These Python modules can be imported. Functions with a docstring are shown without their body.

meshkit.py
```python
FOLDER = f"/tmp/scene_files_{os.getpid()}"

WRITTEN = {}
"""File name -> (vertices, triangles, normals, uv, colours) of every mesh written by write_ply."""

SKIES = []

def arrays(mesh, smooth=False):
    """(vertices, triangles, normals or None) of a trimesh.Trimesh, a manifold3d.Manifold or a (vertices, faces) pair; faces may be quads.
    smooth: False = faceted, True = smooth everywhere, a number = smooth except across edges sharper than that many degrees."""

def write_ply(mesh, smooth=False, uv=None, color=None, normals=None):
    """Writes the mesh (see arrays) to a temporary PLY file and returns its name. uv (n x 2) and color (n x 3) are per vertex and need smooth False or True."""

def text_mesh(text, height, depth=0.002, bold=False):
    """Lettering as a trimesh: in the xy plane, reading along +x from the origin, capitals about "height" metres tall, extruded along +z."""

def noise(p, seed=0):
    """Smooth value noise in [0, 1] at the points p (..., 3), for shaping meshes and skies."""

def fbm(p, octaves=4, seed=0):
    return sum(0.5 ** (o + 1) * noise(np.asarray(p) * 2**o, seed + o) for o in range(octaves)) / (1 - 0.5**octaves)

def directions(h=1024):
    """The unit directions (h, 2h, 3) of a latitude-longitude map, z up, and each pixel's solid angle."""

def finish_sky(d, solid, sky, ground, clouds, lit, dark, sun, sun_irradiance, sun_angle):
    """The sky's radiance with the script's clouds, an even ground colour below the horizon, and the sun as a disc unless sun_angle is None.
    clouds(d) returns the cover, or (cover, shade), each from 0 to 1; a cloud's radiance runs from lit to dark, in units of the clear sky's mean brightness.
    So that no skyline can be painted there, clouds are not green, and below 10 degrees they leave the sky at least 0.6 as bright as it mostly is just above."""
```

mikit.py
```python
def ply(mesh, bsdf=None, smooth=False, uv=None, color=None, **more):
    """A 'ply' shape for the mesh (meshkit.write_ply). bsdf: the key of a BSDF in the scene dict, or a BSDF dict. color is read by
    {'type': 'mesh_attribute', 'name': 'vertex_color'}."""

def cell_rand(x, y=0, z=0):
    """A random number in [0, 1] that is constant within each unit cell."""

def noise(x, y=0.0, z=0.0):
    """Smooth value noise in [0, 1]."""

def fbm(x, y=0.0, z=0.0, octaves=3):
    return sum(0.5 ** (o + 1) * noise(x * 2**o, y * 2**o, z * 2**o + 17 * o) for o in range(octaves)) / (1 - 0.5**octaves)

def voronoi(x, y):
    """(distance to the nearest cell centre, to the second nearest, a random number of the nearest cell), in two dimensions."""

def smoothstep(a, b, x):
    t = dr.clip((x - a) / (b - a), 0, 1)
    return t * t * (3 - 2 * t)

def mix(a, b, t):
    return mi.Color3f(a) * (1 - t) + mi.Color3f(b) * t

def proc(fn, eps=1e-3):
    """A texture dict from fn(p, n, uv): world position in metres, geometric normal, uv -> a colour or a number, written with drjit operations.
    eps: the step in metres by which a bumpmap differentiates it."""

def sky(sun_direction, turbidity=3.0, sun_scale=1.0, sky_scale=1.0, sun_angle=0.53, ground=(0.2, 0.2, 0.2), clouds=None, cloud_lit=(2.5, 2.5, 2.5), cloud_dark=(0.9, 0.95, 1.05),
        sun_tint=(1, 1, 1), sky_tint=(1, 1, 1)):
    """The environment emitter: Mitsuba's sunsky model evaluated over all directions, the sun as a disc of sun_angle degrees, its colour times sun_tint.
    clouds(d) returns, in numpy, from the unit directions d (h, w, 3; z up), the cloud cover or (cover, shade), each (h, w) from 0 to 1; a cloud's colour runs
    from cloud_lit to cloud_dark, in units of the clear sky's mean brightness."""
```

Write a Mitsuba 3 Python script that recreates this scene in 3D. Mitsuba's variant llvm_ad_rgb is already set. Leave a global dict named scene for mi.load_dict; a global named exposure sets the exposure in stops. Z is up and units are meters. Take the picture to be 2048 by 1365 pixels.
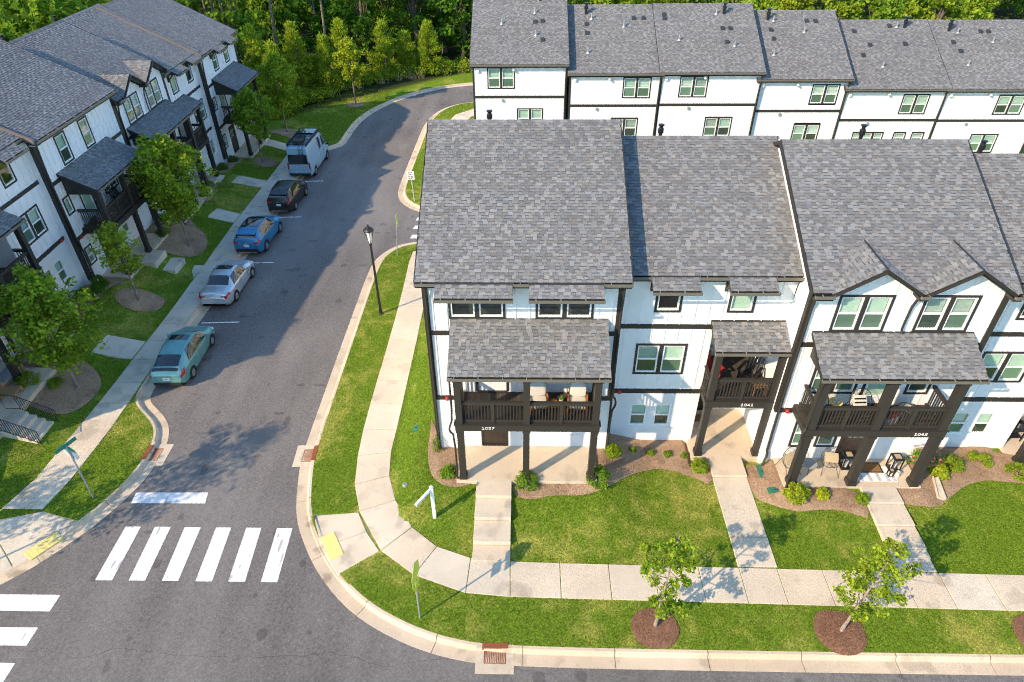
import math, random
import numpy as np, trimesh, drjit as dr, mitsuba as mi, mikit, meshkit
import shapely
from shapely.geometry import Polygon, Point, LineString, box as sbox
from mikit import proc, noise, fbm, cell_rand, smoothstep, mix, voronoi

# ---------------------------------------------------------------- camera, sky, exposure
def cam_matrix(p, ro, ya, h):
    p, ro, ya = np.radians([p, ro, ya])
    cp, sp = np.cos(p), np.sin(p)
    right = np.array([np.cos(ya), -np.sin(ya), 0.0]); fh = np.array([np.sin(ya), np.cos(ya), 0.0])
    f = fh * cp + np.array([0, 0, -sp]); u = fh * sp + np.array([0, 0, cp])
    r2 = right * np.cos(ro) + u * np.sin(ro); u2 = u * np.cos(ro) - right * np.sin(ro)
    m = np.eye(4); m[:3, 0] = -r2; m[:3, 1] = u2; m[:3, 2] = f; m[:3, 3] = [0, 0, h]
    return m
CAM_H = 21.5
scene, labels = {}, {}
scene['camera'] = {'type': 'perspective', 'fov': float(np.degrees(2 * np.arctan(1024 / 1360.0))), 'fov_axis': 'x',
                   'near_clip': 0.5, 'far_clip': 900.0, 'to_world': mi.ScalarTransform4f(cam_matrix(37.4, -0.5, -1.3, CAM_H))}
EL = math.radians(32.5); SUN = (-0.775 * math.cos(EL), -0.632 * math.cos(EL), math.sin(EL))
scene['sky_light'] = mikit.sky(SUN, turbidity=3.0, sky_scale=2.2, sky_tint=(0.86, 1.0, 1.12), sun_tint=(1.0, 0.985, 1.0), ground=(0.15, 0.17, 0.1))
exposure = 2.3
R = random.Random(7)
NR = np.random.default_rng(11)

# ---------------------------------------------------------------- terrain
def zt(y): return -0.05 * (np.sqrt((np.asarray(y, float) - 25) ** 2 + 26) + (np.asarray(y, float) - 25)) / 2
def sstep(a, b, x):
    t = np.clip((np.asarray(x, float) - a) / (b - a), 0, 1); return t * t * (3 - 2 * t)
PADY = np.array([17.9, 25.4, 26.4, 31.8, 32.8, 39.8, 40.8, 47.0, 48.0, 52.3, 53.3, 60.0, 63.0])
PADZ = np.array([0.95, 0.95, 0.95, 0.95, 0.70, 0.70, 0.05, 0.05, -0.45, -0.45, -0.65, -0.65, -1.4])
def padz(y): return np.interp(y, PADY, PADZ)
def gz(x, y):
    """lawn height"""
    x, y = np.asarray(x, float), np.asarray(y, float)
    z = zt(y) + 0.15
    right = (x > -9) & (y < 40)
    k = sstep(15.0, 18.6, y) * sstep(-5.6, -4.0, x)
    amp = np.interp(x, [3.3, 5.0, 9.2, 10.3, 15.6, 17.6], [0.46, -0.03, -0.03, 0.24, 0.24, 0.03])
    amp = np.where((x > 6.9) & (x < 10.2) & (y > 19.5), -0.25, amp)
    z = np.where(right, z + amp * k, z)
    left = (x < -18) & (y > 16.5) & (y < 66)
    k = sstep(-20.1, -23.2, x) * sstep(17.6, 20.0, y)
    z = np.where(left, z * (1 - k) + k * np.maximum(padz(y) - 0.16, zt(y) + 0.15), z)
    return z

# ---------------------------------------------------------------- mesh helpers
class MB:
    def __init__(s): s.v, s.f, s.t, s.n = [], [], [], 0; s.tone = (0.5, 0.5)
    def add(s, v, f, tone=None):
        v = np.asarray(v, float).reshape(-1, 3); f = np.asarray(f, int)
        if f.shape[1] == 4: f = np.vstack([f[:, [0, 1, 2]], f[:, [0, 2, 3]]])
        s.v.append(v); s.f.append(f + s.n); s.n += len(v)
        t = np.asarray(tone if tone is not None else s.tone, float)
        s.t.append(np.broadcast_to(t, (len(v), 2)) if t.ndim == 1 else t)
        return s
    def hexa(s, p, tone=None):
        return s.add(p, [[0, 3, 2, 1], [4, 5, 6, 7], [0, 1, 5, 4], [1, 2, 6, 5], [2, 3, 7, 6], [3, 0, 4, 7]], tone)
    def box(s, x0, x1, y0, y1, z0, z1, tone=None):
        return s.hexa([(x0, y0, z0), (x1, y0, z0), (x1, y1, z0), (x0, y1, z0), (x0, y0, z1), (x1, y0, z1), (x1, y1, z1), (x0, y1, z1)], tone)
    def quad(s, p, tone=None): return s.add(p, [[0, 1, 2, 3]], tone)
    def mesh(s, m, tone=None): return s.add(m.vertices, m.faces, tone)
    def beam(s, a, b, w, h, tone=None, up=(0, 0, 1)):
        a, b = np.asarray(a, float), np.asarray(b, float); d = b - a; d = d / np.linalg.norm(d)
        r = np.cross(d, up)
        if np.linalg.norm(r) < 1e-6: r = np.cross(d, (0, 1, 0))
        r /= np.linalg.norm(r); u = np.cross(r, d); r, u = r * w / 2, u * h / 2
        return s.hexa([a - r - u, b - r - u, b + r - u, a + r - u, a - r + u, b - r + u, b + r + u, a + r + u], tone)
    def tube(s, pts, rad, sides=8, tone=None, cap=True):
        p = np.asarray(pts, float); k = len(p); rad = np.broadcast_to(rad, (k,))
        t = np.gradient(p, axis=0); t /= np.linalg.norm(t, axis=1, keepdims=True) + 1e-12
        ref = np.array([0, 0, 1.0]) if abs(t[:, 2]).mean() < 0.85 else np.array([1.0, 0, 0])
        a = np.cross(t, ref); a /= np.linalg.norm(a, axis=1, keepdims=True) + 1e-12; b = np.cross(t, a)
        an = np.arange(sides) * 2 * np.pi / sides
        v = p[:, None] + rad[:, None, None] * (np.cos(an)[None, :, None] * a[:, None] + np.sin(an)[None, :, None] * b[:, None])
        v = v.reshape(-1, 3); f = []
        for i in range(k - 1):
            for j in range(sides):
                j2 = (j + 1) % sides; f.append([i * sides + j, i * sides + j2, (i + 1) * sides + j2, (i + 1) * sides + j])
        s.add(v, f, tone)
        if cap:
            for e, c in ((0, p[0]), (k - 1, p[-1])):
                s.add(np.vstack([v[e * sides:(e + 1) * sides], c]), [[j, (j + 1) % sides, sides] for j in range(sides)], tone)
        return s
    def lathe(s, prof, c=(0, 0, 0), sides=16, tone=None):
        prof = np.asarray(prof, float); an = np.arange(sides) * 2 * np.pi / sides; k = len(prof)
        v = np.stack([prof[:, None, 0] * np.cos(an), prof[:, None, 0] * np.sin(an), np.repeat(prof[:, 1:2], sides, 1)], -1).reshape(-1, 3) + np.asarray(c, float)
        f = [[i * sides + j, i * sides + (j + 1) % sides, (i + 1) * sides + (j + 1) % sides, (i + 1) * sides + j] for i in range(k - 1) for j in range(sides)]
        return s.add(v, f, tone)
    def prism(s, poly, z0, z1, tone=None):
        m = trimesh.creation.extrude_polygon(poly, z1 - z0, engine='earcut'); v = m.vertices.copy(); v[:, 2] += z0
        return s.add(v, m.faces, tone)
    def arrays(s):
        return np.vstack(s.v), np.vstack(s.f), np.vstack(s.t)
    def empty(s): return s.n == 0
    def bsave(s, xf=None):
        v, f, t = s.arrays()
        if xf is not None:
            v = v @ xf[:3, :3].T + xf[:3, 3]
            if np.linalg.det(xf[:3, :3]) < 0: f = f[:, ::-1]
        return v, f, t
def free(base):
    if base not in used: used[base] = 0; return base
    while True:
        used[base] += 1; k = f'{base}_{used[base]:03d}'
        if k not in used: used[k] = 0; return k
used = {}
FX = None
def put(name, mb, mat, parent=None, xf=None, smooth=False, key=None, label=None, **more):
    """one entry of the scene; name is numbered when taken"""
    if isinstance(mb, MB) and mb.empty(): return None
    if FX is not None: xf = FX if xf is None else FX @ xf
    key = key or free((parent + '__' if parent else '') + name)
    v, f, t = mb.bsave(xf)
    if smooth and smooth is not True:
        m = trimesh.Trimesh(v, f, process=False); m.merge_vertices()
        scene[key] = mikit.ply(m, mat, smooth=smooth)
    else:
        scene[key] = mikit.ply((v, f), mat, smooth=bool(smooth), uv=t)
    if label or more: labels[key] = {**({'label': label} if label else {}), **more}
    return key
def thing(name, label, cat, group=None):
    key = free(name); labels[key] = {'label': label, 'category': cat}
    if group: labels[key]['group'] = group
    return key
def tag(key, label, cat, group=None):
    labels[key] = {'label': label, 'category': cat}
    if group: labels[key]['group'] = group
    return key
def away(k):
    m = np.eye(4) * k; m[3, 3] = 1; m[2, 3] = CAM_H * (1 - k); return m
def XF(x=0, y=0, z=0, rz=0, mx=None):
    m = np.eye(4); c, s_ = math.cos(rz), math.sin(rz); m[:2, :2] = [[c, -s_], [s_, c]]; m[:3, 3] = [x, y, z]
    if mx is not None:
        q = np.eye(4); q[0, 0] = -1; q[0, 3] = mx; m = m @ q
    return m

# ---------------------------------------------------------------- materials
def rgb(*c): return {'type': 'rgb', 'value': list(c)}
def pbr(key, color, rough=0.6, spec=0.4, metal=0.0, **kw):
    scene[key] = {'type': 'twosided', 'bsdf': {'type': 'principled', 'base_color': color if isinstance(color, dict) else rgb(*color), 'roughness': rough, 'specular': spec, 'metallic': metal, **kw}}
def bumped(key, color, fn, scale, rough=0.8, spec=0.3, eps=2e-3):
    scene[key] = {'type': 'twosided', 'bsdf': {'type': 'bumpmap', 'arbitrary': proc(fn, eps), 'scale': scale,
                  'bsdf': {'type': 'principled', 'base_color': color if isinstance(color, dict) else rgb(*color), 'roughness': rough, 'specular': spec}}}
def f_shingle(p, n, uv):
    g = noise(p.x * 70, p.y * 70, p.z * 70)
    return mix((0.100, 0.101, 0.103), (0.265, 0.265, 0.264), uv.x) * mix((0.975, 1.0, 1.03), (1.05, 1.0, 0.95), uv.y) * (0.72 + 0.56 * g) * (0.9 + 0.2 * fbm(p.x * 0.5, p.y * 0.5, p.z * 0.5))
def f_asphalt(p, n, uv):
    g = noise(p.x * 38, p.y * 38) * 0.5 + noise(p.x * 17, p.y * 17, 3.0) * 0.5
    big = fbm(p.x * 0.16, p.y * 0.16, 1.0, 4); st = fbm(p.x * 1.1, p.y * 0.22, 5.0, 3)
    b = 0.140 + 0.045 * (g - 0.5) * 2.0 + 0.045 * (big - 0.5) * 2 + 0.03 * (st - 0.5) * 2
    spk = smoothstep(0.84, 0.9, noise(p.x * 30, p.y * 30, 9.0)) * 0.05
    w = fbm(p.x * 0.7, p.y * 0.7, 8.0, 3)
    crack = 1 - smoothstep(0.0, 0.015, dr.abs(p.y - 11.05 - 0.9 * (w - 0.5) + 0.02 * p.x)) * 1.0
    crack = dr.select((p.x < 1.0) & (p.x > -22.0), crack, 0.0)
    spot = smoothstep(0.80, 0.84, fbm(p.x * 1.5 + 3.1, p.y * 1.5, 4.0, 2)) * 0.6
    b = (b + spk) * (1 - 0.45 * crack) * (1 - spot * 0.5)
    return mi.Color3f(b * 1.08, b * 0.985, b * 0.915)
def f_concrete(p, n, uv):
    g = noise(p.x * 45, p.y * 45, p.z * 45); b = fbm(p.x * 0.8, p.y * 0.8, p.z * 0.8 + 2.0, 4)
    s = smoothstep(0.56, 0.8, fbm(p.x * 1.7, p.y * 1.7, 7.0, 4))
    c = mix((0.60, 0.475, 0.335), (0.625, 0.545, 0.43), uv.x) * (0.84 + 0.16 * g) * (0.82 + 0.34 * b)
    return c * (1 - 0.30 * s * (0.4 + uv.y))
def f_grass(p, n, uv):
    b = fbm(p.x * 0.33, p.y * 0.33, 2.0, 4); s = fbm(p.x * 2.3, p.y * 2.3, 6.0, 3)
    t = dr.clip(smoothstep(0.44, 0.78, b * 0.6 + s * 0.4) * 0.62 + 0.10 * (uv.x - 0.5), 0, 1)
    c = mix((0.178, 0.250, 0.024), (0.51, 0.47, 0.11), t)
    return c * (0.42 + 1.15 * uv.x) * (0.8 + 0.4 * noise(p.x * 14, p.y * 14, 3.0))
def f_ground(p, n, uv):
    b = fbm(p.x * 0.33, p.y * 0.33, 2.0, 4); s = fbm(p.x * 2.3, p.y * 2.3, 6.0, 3)
    t = smoothstep(0.44, 0.78, b * 0.6 + s * 0.4) * 0.62
    c = mix((0.125, 0.20, 0.018), (0.42, 0.38, 0.09), t) * (0.45 + 0.8 * noise(p.x * 25, p.y * 25, 1.0))
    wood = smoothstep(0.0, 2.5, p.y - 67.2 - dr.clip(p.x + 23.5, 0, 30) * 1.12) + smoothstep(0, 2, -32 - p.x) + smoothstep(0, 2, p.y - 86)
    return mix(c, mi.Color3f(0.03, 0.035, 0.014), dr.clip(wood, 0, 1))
def f_mulch(p, n, uv):
    g = noise(p.x * 36, p.y * 36, p.z * 20); h = noise(p.x * 90, p.y * 25, 2.0); b = fbm(p.x * 1.3, p.y * 1.3, 1.0, 3)
    c = mix((0.10, 0.056, 0.032), (0.50, 0.345, 0.225), g * 0.5 + h * 0.4 + (b - 0.4) * 0.5)
    return mix(c, mi.Color3f(0.16, 0.075, 0.045) * (0.4 + 1.2 * g), uv.y)
def f_leaf(p, n, uv):
    dk = mix((0.05, 0.12, 0.015), (0.16, 0.22, 0.016), uv.y)
    lt = mix((0.19, 0.40, 0.04), (0.62, 0.66, 0.05), uv.y)
    return mix(dk, lt, uv.x)
def f_bark(p, n, uv):
    g = noise(p.x * 22, p.y * 22, p.z * 5); return mix((0.09, 0.065, 0.05), (0.33, 0.27, 0.22), g * 0.7 + 0.3 * uv.x) * (0.4 + uv.y)
def f_siding(p, n, uv):
    v = fbm(p.x * 0.7, p.y * 0.7, p.z * 0.35, 3); g = noise(p.x * 9, p.y * 9, p.z * 1.5)
    b = 0.74 + 0.05 * (v - 0.5) + 0.03 * (g - 0.5); return mi.Color3f(b, b * 0.995, b * 0.985)
def f_brick(p, n, uv):
    h = dr.abs(n.x) > 0.5; a = dr.select(h, p.y, p.x); row = dr.floor(p.z / 0.075); fz = p.z / 0.075 - row
    ax = a / 0.21 + 0.5 * (row - 2 * dr.floor(row / 2)); fx = ax - dr.floor(ax)
    m = smoothstep(0.0, 0.14, fz) * smoothstep(1.0, 0.86, fz) * smoothstep(0, 0.05, fx) * smoothstep(1, 0.95, fx)
    return m * (0.75 + 0.25 * cell_rand(dr.floor(ax), row, 1.0)) + 0.1 * noise(p.x * 40, p.y * 40, p.z * 40)
def f_white_paint(p, n, uv):
    w = fbm(p.x * 1.2, p.y * 1.2, 3.0, 4); k = smoothstep(0.70, 0.78, noise(p.x * 9, p.y * 2.2, 1.0) * 0.55 + w * 0.45)
    thin = smoothstep(0.5, 0.52, noise(p.x * 3.0 + 5.0, p.y * 1.1, 2.0)) * smoothstep(0.53, 0.51, noise(p.x * 3.0 + 5.0, p.y * 1.1, 2.0))
    return mi.Color3f(0.68, 0.665, 0.64) * (0.93 + 0.12 * w) * (1 - 0.45 * dr.clip(k + 0.5 * thin, 0, 1))
def f_wood(p, n, uv):
    g = noise(p.x * 6, p.y * 40, p.z * 6); return mix((0.035, 0.028, 0.023), (0.085, 0.068, 0.054), g * 0.5 + uv.x * 0.5)
pbr('m_shingle', proc(f_shingle), 0.9, 0.15)
pbr('m_asphalt', proc(f_asphalt), 0.82, 0.25)
pbr('m_concrete', proc(f_concrete), 0.9, 0.2)
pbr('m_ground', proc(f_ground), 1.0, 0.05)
pbr('m_mulch', proc(f_mulch), 1.0, 0.05)
pbr('m_bark', proc(f_bark), 0.95, 0.1)
pbr('m_siding', proc(f_siding), 0.55, 0.35)
bumped('m_brick', (0.72, 0.72, 0.71), f_brick, 0.012, 0.6, 0.35)
pbr('m_paint_mark', proc(f_white_paint), 0.7, 0.3)
pbr('m_deck', proc(f_wood), 0.7, 0.3)
scene['m_leaf'] = {'type': 'principledthin', 'base_color': proc(f_leaf), 'roughness': 0.45, 'diff_trans': 0.95, 'eta': 1.4}
scene['m_grass'] = {'type': 'principledthin', 'base_color': proc(f_grass), 'roughness': 0.7, 'diff_trans': 0.6, 'eta': 1.2}
pbr('m_white', (0.76, 0.76, 0.74), 0.45, 0.4)
pbr('m_trim', (0.030, 0.027, 0.023), 0.5, 0.4)
pbr('m_trim_rail', (0.034, 0.030, 0.025), 0.55, 0.4)
pbr('m_gutter', (0.13, 0.12, 0.10), 0.3, 0.6)
pbr('m_black', (0.012, 0.012, 0.013), 0.4, 0.5)
pbr('m_interior', (0.05, 0.055, 0.05), 0.9, 0.1)
pbr('m_blind', (0.50, 0.58, 0.52), 0.8, 0.2); pbr('m_blind_grey', (0.40, 0.43, 0.40), 0.8, 0.2); pbr('m_blind_pale', (0.62, 0.66, 0.62), 0.8, 0.2)
pbr('m_screen', (0.13, 0.18, 0.14), 0.8, 0.2); pbr('m_screen_dark', (0.045, 0.06, 0.05), 0.8, 0.2); pbr('m_screen_pale', (0.20, 0.27, 0.21), 0.8, 0.2)
scene['m_glass'] = {'type': 'thindielectric', 'int_ior': 1.6, 'specular_transmittance': rgb(0.84, 0.94, 0.88)}
pbr('m_steel', (0.55, 0.56, 0.56), 0.35, 0.5, 0.9)
pbr('m_galv', (0.42, 0.43, 0.43), 0.5, 0.5, 0.6)
pbr('m_rust', (0.23, 0.075, 0.035), 0.85, 0.2)
pbr('m_void', (0.006, 0.006, 0.006), 1.0, 0.0)
pbr('m_yellow', (0.70, 0.56, 0.20), 0.75, 0.3)
pbr('m_sign_green', (0.015, 0.20, 0.13), 0.4, 0.5)
pbr('m_sign_lime', (0.55, 0.62, 0.03), 0.5, 0.4)
pbr('m_sign_back', (0.62, 0.63, 0.63), 0.4, 0.5, 0.3)
pbr('m_red', (0.42, 0.022, 0.018), 0.4, 0.5)
pbr('m_box_green', (0.03, 0.16, 0.10), 0.6, 0.4)
pbr('m_cushion', (0.56, 0.53, 0.47), 0.95, 0.1)
pbr('m_cushion_grey', (0.30, 0.29, 0.28), 0.95, 0.1)
pbr('m_wicker', (0.40, 0.31, 0.19), 0.8, 0.2)
pbr('m_teak', (0.36, 0.21, 0.09), 0.6, 0.4)
pbr('m_orange_wood', (0.42, 0.13, 0.025), 0.5, 0.4)
pbr('m_pumpkin', (0.62, 0.22, 0.03), 0.5, 0.4)
pbr('m_pink', (0.60, 0.13, 0.20), 0.8, 0.2)
pbr('m_maroon', (0.20, 0.02, 0.035), 0.9, 0.1)
pbr('m_doormat', (0.22, 0.12, 0.05), 1.0, 0.05)
pbr('m_door_black', (0.035, 0.026, 0.020), 0.35, 0.5)
pbr('m_vent', (0.035, 0.04, 0.045), 0.6, 0.3)
pbr('m_bronze', (0.34, 0.27, 0.16), 0.35, 0.5, 0.7)
# ---------------------------------------------------------------- ground, road, kerbs, pavements
def chaikin(p, n=2):
    p = np.asarray(p, float)
    for _ in range(n):
        q = np.empty((2 * len(p), p.shape[1])); q[0] = p[0]; q[-1] = p[-1]
        q[1:-1:2] = 0.75 * p[:-1] + 0.25 * p[1:]; q[2::2] = 0.25 * p[:-1] + 0.75 * p[1:]
        p = q
    return p
def drape(poly, gx, gy, zf, mb=None, tone=(0.5, 0.5)):
    """the polygon cut along grid lines and laid on zf"""
    mb = mb or MB(); x0, y0, x1, y1 = poly.bounds
    gx = gx[max(0, np.searchsorted(gx, x0) - 1):np.searchsorted(gx, x1) + 1]; gy = gy[max(0, np.searchsorted(gy, y0) - 1):np.searchsorted(gy, y1) + 1]
    X0, Y0 = np.meshgrid(gx[:-1], gy[:-1], indexing='ij'); X1, Y1 = np.meshgrid(gx[1:], gy[1:], indexing='ij')
    X0, Y0, X1, Y1 = (a.ravel() for a in (X0, Y0, X1, Y1))
    cells = shapely.box(X0, Y0, X1, Y1); shapely.prepare(poly)
    ins = shapely.contains(poly, cells); cut = shapely.intersects(poly, cells) & ~ins
    i = np.nonzero(ins)[0]
    v = np.stack([np.stack([X0[i], Y0[i]], -1), np.stack([X1[i], Y0[i]], -1), np.stack([X1[i], Y1[i]], -1), np.stack([X0[i], Y1[i]], -1)], 1).reshape(-1, 2)
    if len(i): mb.add(np.column_stack([v, zf(v[:, 0], v[:, 1])]), np.arange(len(v)).reshape(-1, 4), tone)
    pieces = shapely.intersection(poly, cells[cut])
    for g in pieces:
        for q in getattr(g, 'geoms', [g]):
            if q.geom_type != 'Polygon' or q.area < 1e-6: continue
            c = np.asarray(q.exterior.coords)[:-1]
            if not q.interiors and abs(q.convex_hull.area - q.area) < 1e-9:
                if q.exterior.is_ccw is False: c = c[::-1]
                f = [[0, k, k + 1] for k in range(1, len(c) - 1)]
            else:
                c, f = trimesh.creation.triangulate_polygon(q, engine='earcut')
                f = [t if np.cross(c[t[1]] - c[t[0]], c[t[2]] - c[t[0]]) > 0 else t[::-1] for t in f]
            mb.add(np.column_stack([c, zf(c[:, 0], c[:, 1])]), f, tone)
    return mb
RP = chaikin([(60, 10.9), (15.8, 10.9), (3.41, 10.92), (-0.24, 10.98), (-2.0, 11.09), (-3.88, 11.63), (-5.87, 12.69), (-7.43, 14.25), (-8.54, 16.01), (-8.97, 17.06), (-9.25, 18.37), (-9.46, 19.6), (-9.5, 21), (-9.52, 25), (-9.58, 30), (-9.66, 35.5), (-9.55, 37.3), (-9.1, 38.49), (-8.4, 39.45), (-7.24, 40.0), (-5.5, 40.1), (60, 40.1)])
UR = chaikin([(60, 44.6), (-6.5, 44.6), (-7.7, 44.7), (-9.09, 46.1), (-9.72, 47.73), (-9.9, 49.5), (-9.9, 57), (-9.93, 63.84), (-9.76, 67.15), (-8.94, 70.44), (-7.42, 72.6), (-5.63, 73.6), (-3, 74.2), (60, 75)])
UL = chaikin([(60, 83), (0, 81.8), (-6.26, 80.49), (-9.21, 79.17), (-12.05, 76.63), (-14.16, 73.44), (-15.87, 69.13), (-16.4, 65.21), (-16.35, 61.28), (-16.4, 59.2), (-17.2, 58.35), (-17.9, 57.6), (-17.9, 50), (-17.9, 40), (-17.9, 30), (-17.85, 24), (-17.6, 23.4), (-17.17, 23.0), (-16.5, 22.4), (-15.98, 21.75), (-15.64, 20.9), (-15.55, 19.8), (-15.65, 18.7), (-15.82, 18.0), (-16.4, 16.53), (-17.27, 15.17), (-17.93, 14.32), (-18.65, 13.66), (-19.8, 12.7), (-21.5, 11.8), (-24, 11.2), (-28, 11), (-90, 11)])
ROAD = Polygon(np.vstack([RP, UR, UL, [(-90, 1.2), (70, 1.2), (70, 10.9)]])).buffer(0)
GX = np.unique(np.concatenate([np.arange(-120, -28, 4), np.arange(-28, 22.01, 0.5), np.arange(24, 121, 4)]))
GY = np.unique(np.concatenate([np.arange(-40, 8, 4), np.arange(8, 66.01, 0.5), np.arange(68, 241, 4)]))
def zfun_far(x, y):
    """ground height with the woods floor"""
    return gz(x, y)
RAMPS = [Polygon([(-8.22, 16.80), (-7.55, 15.35), (-6.62, 14.12), (-5.3, 15.14), (-6.42, 16.9)]), Polygon([(-22.3, 14.6), (-20.0, 13.3), (-18.55, 14.35), (-17.0, 16.35), (-18.9, 16.85), (-20.75, 16.3)])]
land = sbox(-118, -40, 118, 236).difference(ROAD.buffer(0.55, join_style=2)).difference(shapely.union_all(RAMPS).buffer(-0.03))
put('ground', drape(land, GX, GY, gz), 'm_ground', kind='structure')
put('street', drape(ROAD, GX, GY, lambda x, y: zt(y)), 'm_asphalt', kind='structure')

def dens(c, step):
    c = np.asarray(c, float); d = np.r_[0, np.cumsum(np.linalg.norm(np.diff(c, axis=0), axis=1))]
    s = np.linspace(0, d[-1], max(2, int(round(d[-1] / step)) + 1))
    return np.column_stack([np.interp(s, d, c[:, 0]), np.interp(s, d, c[:, 1])]), s
KERB = free('kerb'); del used['kerb']
def kerb(curve, side, lower=(), skip=(), seg=3.0, lim=None):
    """pan and upstand along the road edge; side = +1 when the land lies left of the direction of travel"""
    P, s = dens(curve, 0.25)
    t = np.gradient(P, axis=0); t /= np.linalg.norm(t, axis=1, keepdims=True); N = np.stack([-t[:, 1], t[:, 0]], 1) * side
    low = np.ones(len(P))
    for (x, y, r) in lower:
        d = np.hypot(P[:, 0] - x, P[:, 1] - y); low = np.minimum(low, sstep(r * 0.8, r * 1.15, d) * 0.88 + 0.12)
    k = int(round(seg / 0.25)); a = 0; far = MB(); n = 0
    while a < len(P) - 1:
        b = min(a + k, len(P) - 1); mid = P[(a + b) // 2]
        near = -24 < mid[0] < 20 and 9 < mid[1] < 75
        if any(math.hypot(mid[0] - x, mid[1] - y) < r for x, y, r in skip): a = b; continue
        o = [0.0, 0.0, 0.40, 0.45, 0.48, 0.50, 0.60, 0.60]
        sh = 0.0 if not near else 0.012
        idx = np.arange(a, b + 1); Q = P[idx].copy()
        if sh: Q[0] += t[a] * sh; Q[-1] -= t[b] * sh
        rings = []
        for j, q in enumerate(Q):
            i = idx[j]; z0 = float(zt(q[1])); hgt = 0.155 * low[i]
            zz = [-0.12, 0.012, -0.006, 0.02 + hgt * 0.1, hgt * 0.85, hgt, hgt + 0.002, -0.2]
            rings.append(np.column_stack([q[None] + N[i][None] * np.array(o)[:, None], z0 + np.array(zz)]))
        v = np.vstack(rings); m = len(o); f = []
        for j in range(len(Q) - 1):
            for w in range(m - 1):
                qd = [j * m + w, j * m + w + 1, (j + 1) * m + w + 1, (j + 1) * m + w]
                f.append(qd if side < 0 else qd[::-1])
        f.append([0, 1, 2, 7]); f.append([2, 3, 6, 7]); e = (len(Q) - 1) * m; f.append([e, e + 7, e + 2, e + 1]); f.append([e + 2, e + 7, e + 6, e + 3])
        dark = low[idx].min() < 0.5
        tone = (R.uniform(0.0, 0.35) if not dark else 0.0, R.uniform(0.2, 0.6) if not dark else 1.0)
        if near:
            mb = MB(); mb.add(v, f, tone); put('segment', mb, 'm_concrete', 'kerb')
        else: far.add(v, f, tone)
        a = b
    if not far.empty(): put('far_segments', far, 'm_concrete', 'kerb', kind='stuff')
labels['kerb'] = {'kind': 'structure'}
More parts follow.
